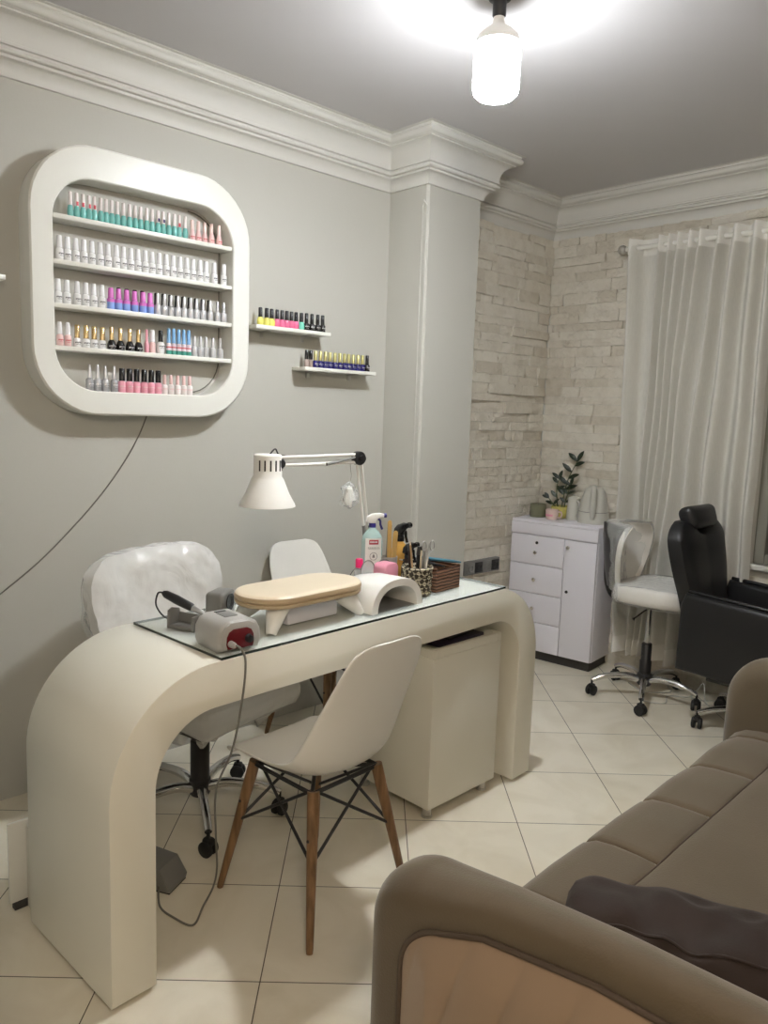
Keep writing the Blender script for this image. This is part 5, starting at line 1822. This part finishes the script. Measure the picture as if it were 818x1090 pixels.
def seatp(y, s):
    x, z = lerp_tab(PROF, s)
    dome = 0.0
    if z > 0.3:
        near = min(abs(y - q) for q in SEAMS)
        if x < 0.20:
            k = min(1, (z - 0.3) / 0.1)
            z -= 0.010 * math.exp(-(near / 0.005) ** 2) * k
            z += 0.008 * min(near / 0.15, 1) ** 0.6 * k - 0.004
        z += 0.004 * noise.noise(V((x * 5, y * 5, 1)))
    return V((x, y, z))


vs = [seatp(y, s) for y in ysam for s in xsam]
w = len(xsam)
fs = [(j * w + i, j * w + i + 1, (j + 1) * w + i + 1, (j + 1) * w + i) for j in range(len(ysam) - 1) for i in range(w - 1)]
MB().raw(vs, fs).link('seat', M['suede'], t, ang=70, flip=False)
mb = MB()
for q in SEAMS:
    P = [seatp(q, s) + V((0, 0, 0.0015)) for s in [k / 40 for k in range(12, 41)]]
    P = [p for p in P if p.x < 0.20 and p.z > 0.33]
    mb.tube(P, 0.0026, 6)
mb.link('cross_seam', M['seam'], t, ang=60)
MB().tube([V((0.200, y, seatp(y, 10 / 15).z + 0.001)) for y in ysam], 0.0022, 6).link('long_seam', M['piping'], t, ang=60)
MB().bx(0.02, SD - 0.02, 0.0, LEN, 0.08, 0.36, 0.005).link('base', M['suede'], t)
# back cushion of the sofa
bp = [(0.64, 0.30), (0.62, 0.45), (0.635, 0.60), (0.66, 0.72), (0.70, 0.775), (0.76, 0.79), (0.86, 0.77), (0.895, 0.70), (0.90, 0.10), (0.70, 0.10)]
MB().prism(bp, 0.0, LEN, 'y', bev=0.02, seg=3).link('backrest', M['suede'], t, ang=50)


def arm_outline(inset=0.0, x1=0.92, x0=-0.095):
    i = inset
    zt = 0.612
    r = max(0.135 - i, 0.095)
    a0, b0 = x0 + 1.45 * i, zt - i
    pts = [(a0, 0.04 if i == 0 else 0.02)]
    pts += arc(a0 + r, b0 - r, r, pi, pi / 2, 12)
    pts += [(0.20, b0 + 0.008), (0.40, b0 + 0.018), (0.60, b0 + 0.026), (0.78 - i * 0.5, b0 + 0.02)]
    pts += arc(x1 - i - 0.08, b0 - 0.075, 0.08, pi / 2, 0, 6)
    pts += [(x1 - i, 0.04 if i == 0 else 0.02)]
    return pts


AW = 0.155


def swell(x):
    k = min(max(x / 0.32, 0), 1)
    return 0.072 * k * k * (3 - 2 * k)


for (y0, y1, dz) in ((-AW - 0.002, -0.002, 0.0), (LEN + 0.002, LEN + AW + 0.002, 0.055)):
    o = arm_outline(x0=-0.095 if dz == 0 else -0.045)
    o = [(x, z + dz * max(0, (z - 0.3) / 0.3)) for (x, z) in o]
    am = MB().prism(o, y0, y1, 'y', bev=0.066, seg=7)
    if dz == 0.0:
        for v in am.bm.verts:       # the outer edge of the near arm swells towards the back
            v.co.z += swell(v.co.x) * min(max((y1 - v.co.y) / (y1 - y0), 0), 1) * min(max((v.co.z - 0.25) / 0.3, 0), 1)
    a = am.link('armrest', M['suede'], t, ang=60)
    if dz == 0.0:
        inn_ = [(x, z + swell(x) * min(max((z - 0.25) / 0.3, 0), 1)) for (x, z) in arm_outline(0.078)]
        # pleated panel: fan of soft ribs on the outer face
        zlo = 0.05
        xa, xb = inn_[1][0], inn_[-1][0]
        NX, NZ = 260, 30

        def top(x):
            best = zlo + 0.02
            for i in range(1, len(inn_) - 2):
                p, q = inn_[i], inn_[i + 1]
                if p[0] <= x <= q[0] and q[0] > p[0]:
                    best = max(best, p[1] + (q[1] - p[1]) * (x - p[0]) / (q[0] - p[0]))
            return best

        def pan(s, v):
            x = xa + (xb - xa) * s
            z = zlo + (top(min(max(x, xa + 0.003), xb - 0.003)) - zlo) * v
            u = (x - 0.30 * (z - 0.3)) / 0.098
            rib = abs(sin(pi * u)) ** 0.3
            edge = min(1, 8 * (1 - v), 10 * s, 10 * (1 - s))
            return (x, y0 - 0.002 - 0.013 * edge - 0.015 * rib * edge, z)
        MB().grid(pan, NX, NZ).link('pleated_panel', M['peach'], a, ang=70, flip=False)
        pp = [V((p[0], y0 - 0.004, p[1])) for p in inn_[1:-1]]
        pp = [V((pp[0].x, y0 - 0.004, 0.05))] + pp
        MB().tube(pp, 0.0055, 8).link('panel_piping', M['piping'], a, ang=60)
for x in (0.05, 0.83):
    for y in (-0.08, LEN + 0.08):
        MB().lathe([(0, 0), (0.022, 0), (0.028, 0.039), (0, 0.039)], (x, y, 0), 14).link('foot', M['dark'], t)

CUSH = (-0.452, 1.305, 0.446)
# dark cushion squeezed against the near arm
t = thing('cushion', 'dark brown velvet cushion lying on the sofa against the near arm', 'cushion', CUSH, 0.42)
NU, NV = 56, 22


def pil(s, c):
    """slumped pillow: s along its length, c round its section"""
    a = 2 * s - 1
    e = max(1 - abs(a) ** 4.5, 0.0) ** 0.5
    ca, sa = cos(c), sin(c)
    ear = 1 + 0.10 * abs(a) ** 3
    ry, rz = 0.120 * (0.35 + 0.65 * e), 0.074 * (0.35 + 0.65 * e) * ear
    y = ry * math.copysign(abs(ca) ** 0.85, ca)
    z = rz * math.copysign(abs(sa) ** 0.85, sa)
    y += 0.013 * noise.noise(V((a * 4.5, ca * 1.8, sa * 1.8)))
    z += 0.015 * noise.noise(V((a * 5 + 3, ca * 2.0, sa * 2.0))) + 0.012 * a * a - 0.006
    return V((0.285 * a, y - 0.16 * z, 0.079 + z))


mb = MB().grid(lambda s, v: pil(s, 2 * pi * v), NU, NV * 2)
mb.weld(1e-4)
for v in mb.bm.verts:
    v.co.z = max(v.co.z, 0.003)
cu = mb.link('cushion_cover', M['darkbrown'], t, ang=180)
MB().tube([pil(k / 60, pi - 0.95) + V((0, -0.001, 0.001)) for k in range(1, 60)], 0.0028, 6).link('cushion_piping', M['darkbrown'], cu, ang=60)

# ------------------------------------------------------------------ light
w = bpy.data.worlds.new('night')
SC.world = w
w.use_nodes = True
w.node_tree.nodes['Background'].inputs['Color'].default_value = (0.02, 0.022, 0.03, 1)
w.node_tree.nodes['Background'].inputs['Strength'].default_value = 1.0

ld = bpy.data.lights.new('warm_lamp', 'POINT')
ld.energy = 50
ld.color = (1.0, 0.84, 0.66)
ld.shadow_soft_size = 0.16
lo = bpy.data.objects.new('warm_lamp', ld)
COL.objects.link(lo)
lo.location = (0.42, -0.15, 2.25)

# ----------------------------------------------------------------- camera
def cam_axes(yaw, pitch, roll):
    cy, sy = cos(yaw), sin(yaw)
    R0 = Matrix(((cy, -sy, 0), (0, 0, -1), (sy, cy, 0)))
    cp, sp = cos(pitch), sin(pitch)
    Rp = Matrix(((1, 0, 0), (0, cp, -sp), (0, sp, cp)))
    cr, sr = cos(roll), sin(roll)
    Rr = Matrix(((cr, -sr, 0), (sr, cr, 0), (0, 0, 1)))
    return Rr @ Rp @ R0


R = cam_axes(-0.8057340289558135, 0.12995290767912082, 0.033131165085515134)
cd = bpy.data.cameras.new('camera')
cam = bpy.data.objects.new('camera', cd)
COL.objects.link(cam)
right, up, back = V(R[0]), -V(R[1]), -V(R[2])
Mx = Matrix((right, up, back)).transposed().to_4x4()
Mx.translation = V((0, 0, 1.45))
cam.matrix_world = Mx
cd.sensor_fit = 'VERTICAL'
cd.sensor_height = 36.0
cd.sensor_width = 36.0
cd.lens = 823.7566 / 1090 * 36.0
cd.clip_start = 0.02
SC.camera = cam

SC.view_settings.view_transform = 'Standard'
SC.view_settings.look = 'None'
SC.view_settings.gamma = 1.0
SC.view_settings.use_curve_mapping = False
SC.view_settings.exposure = 0.15
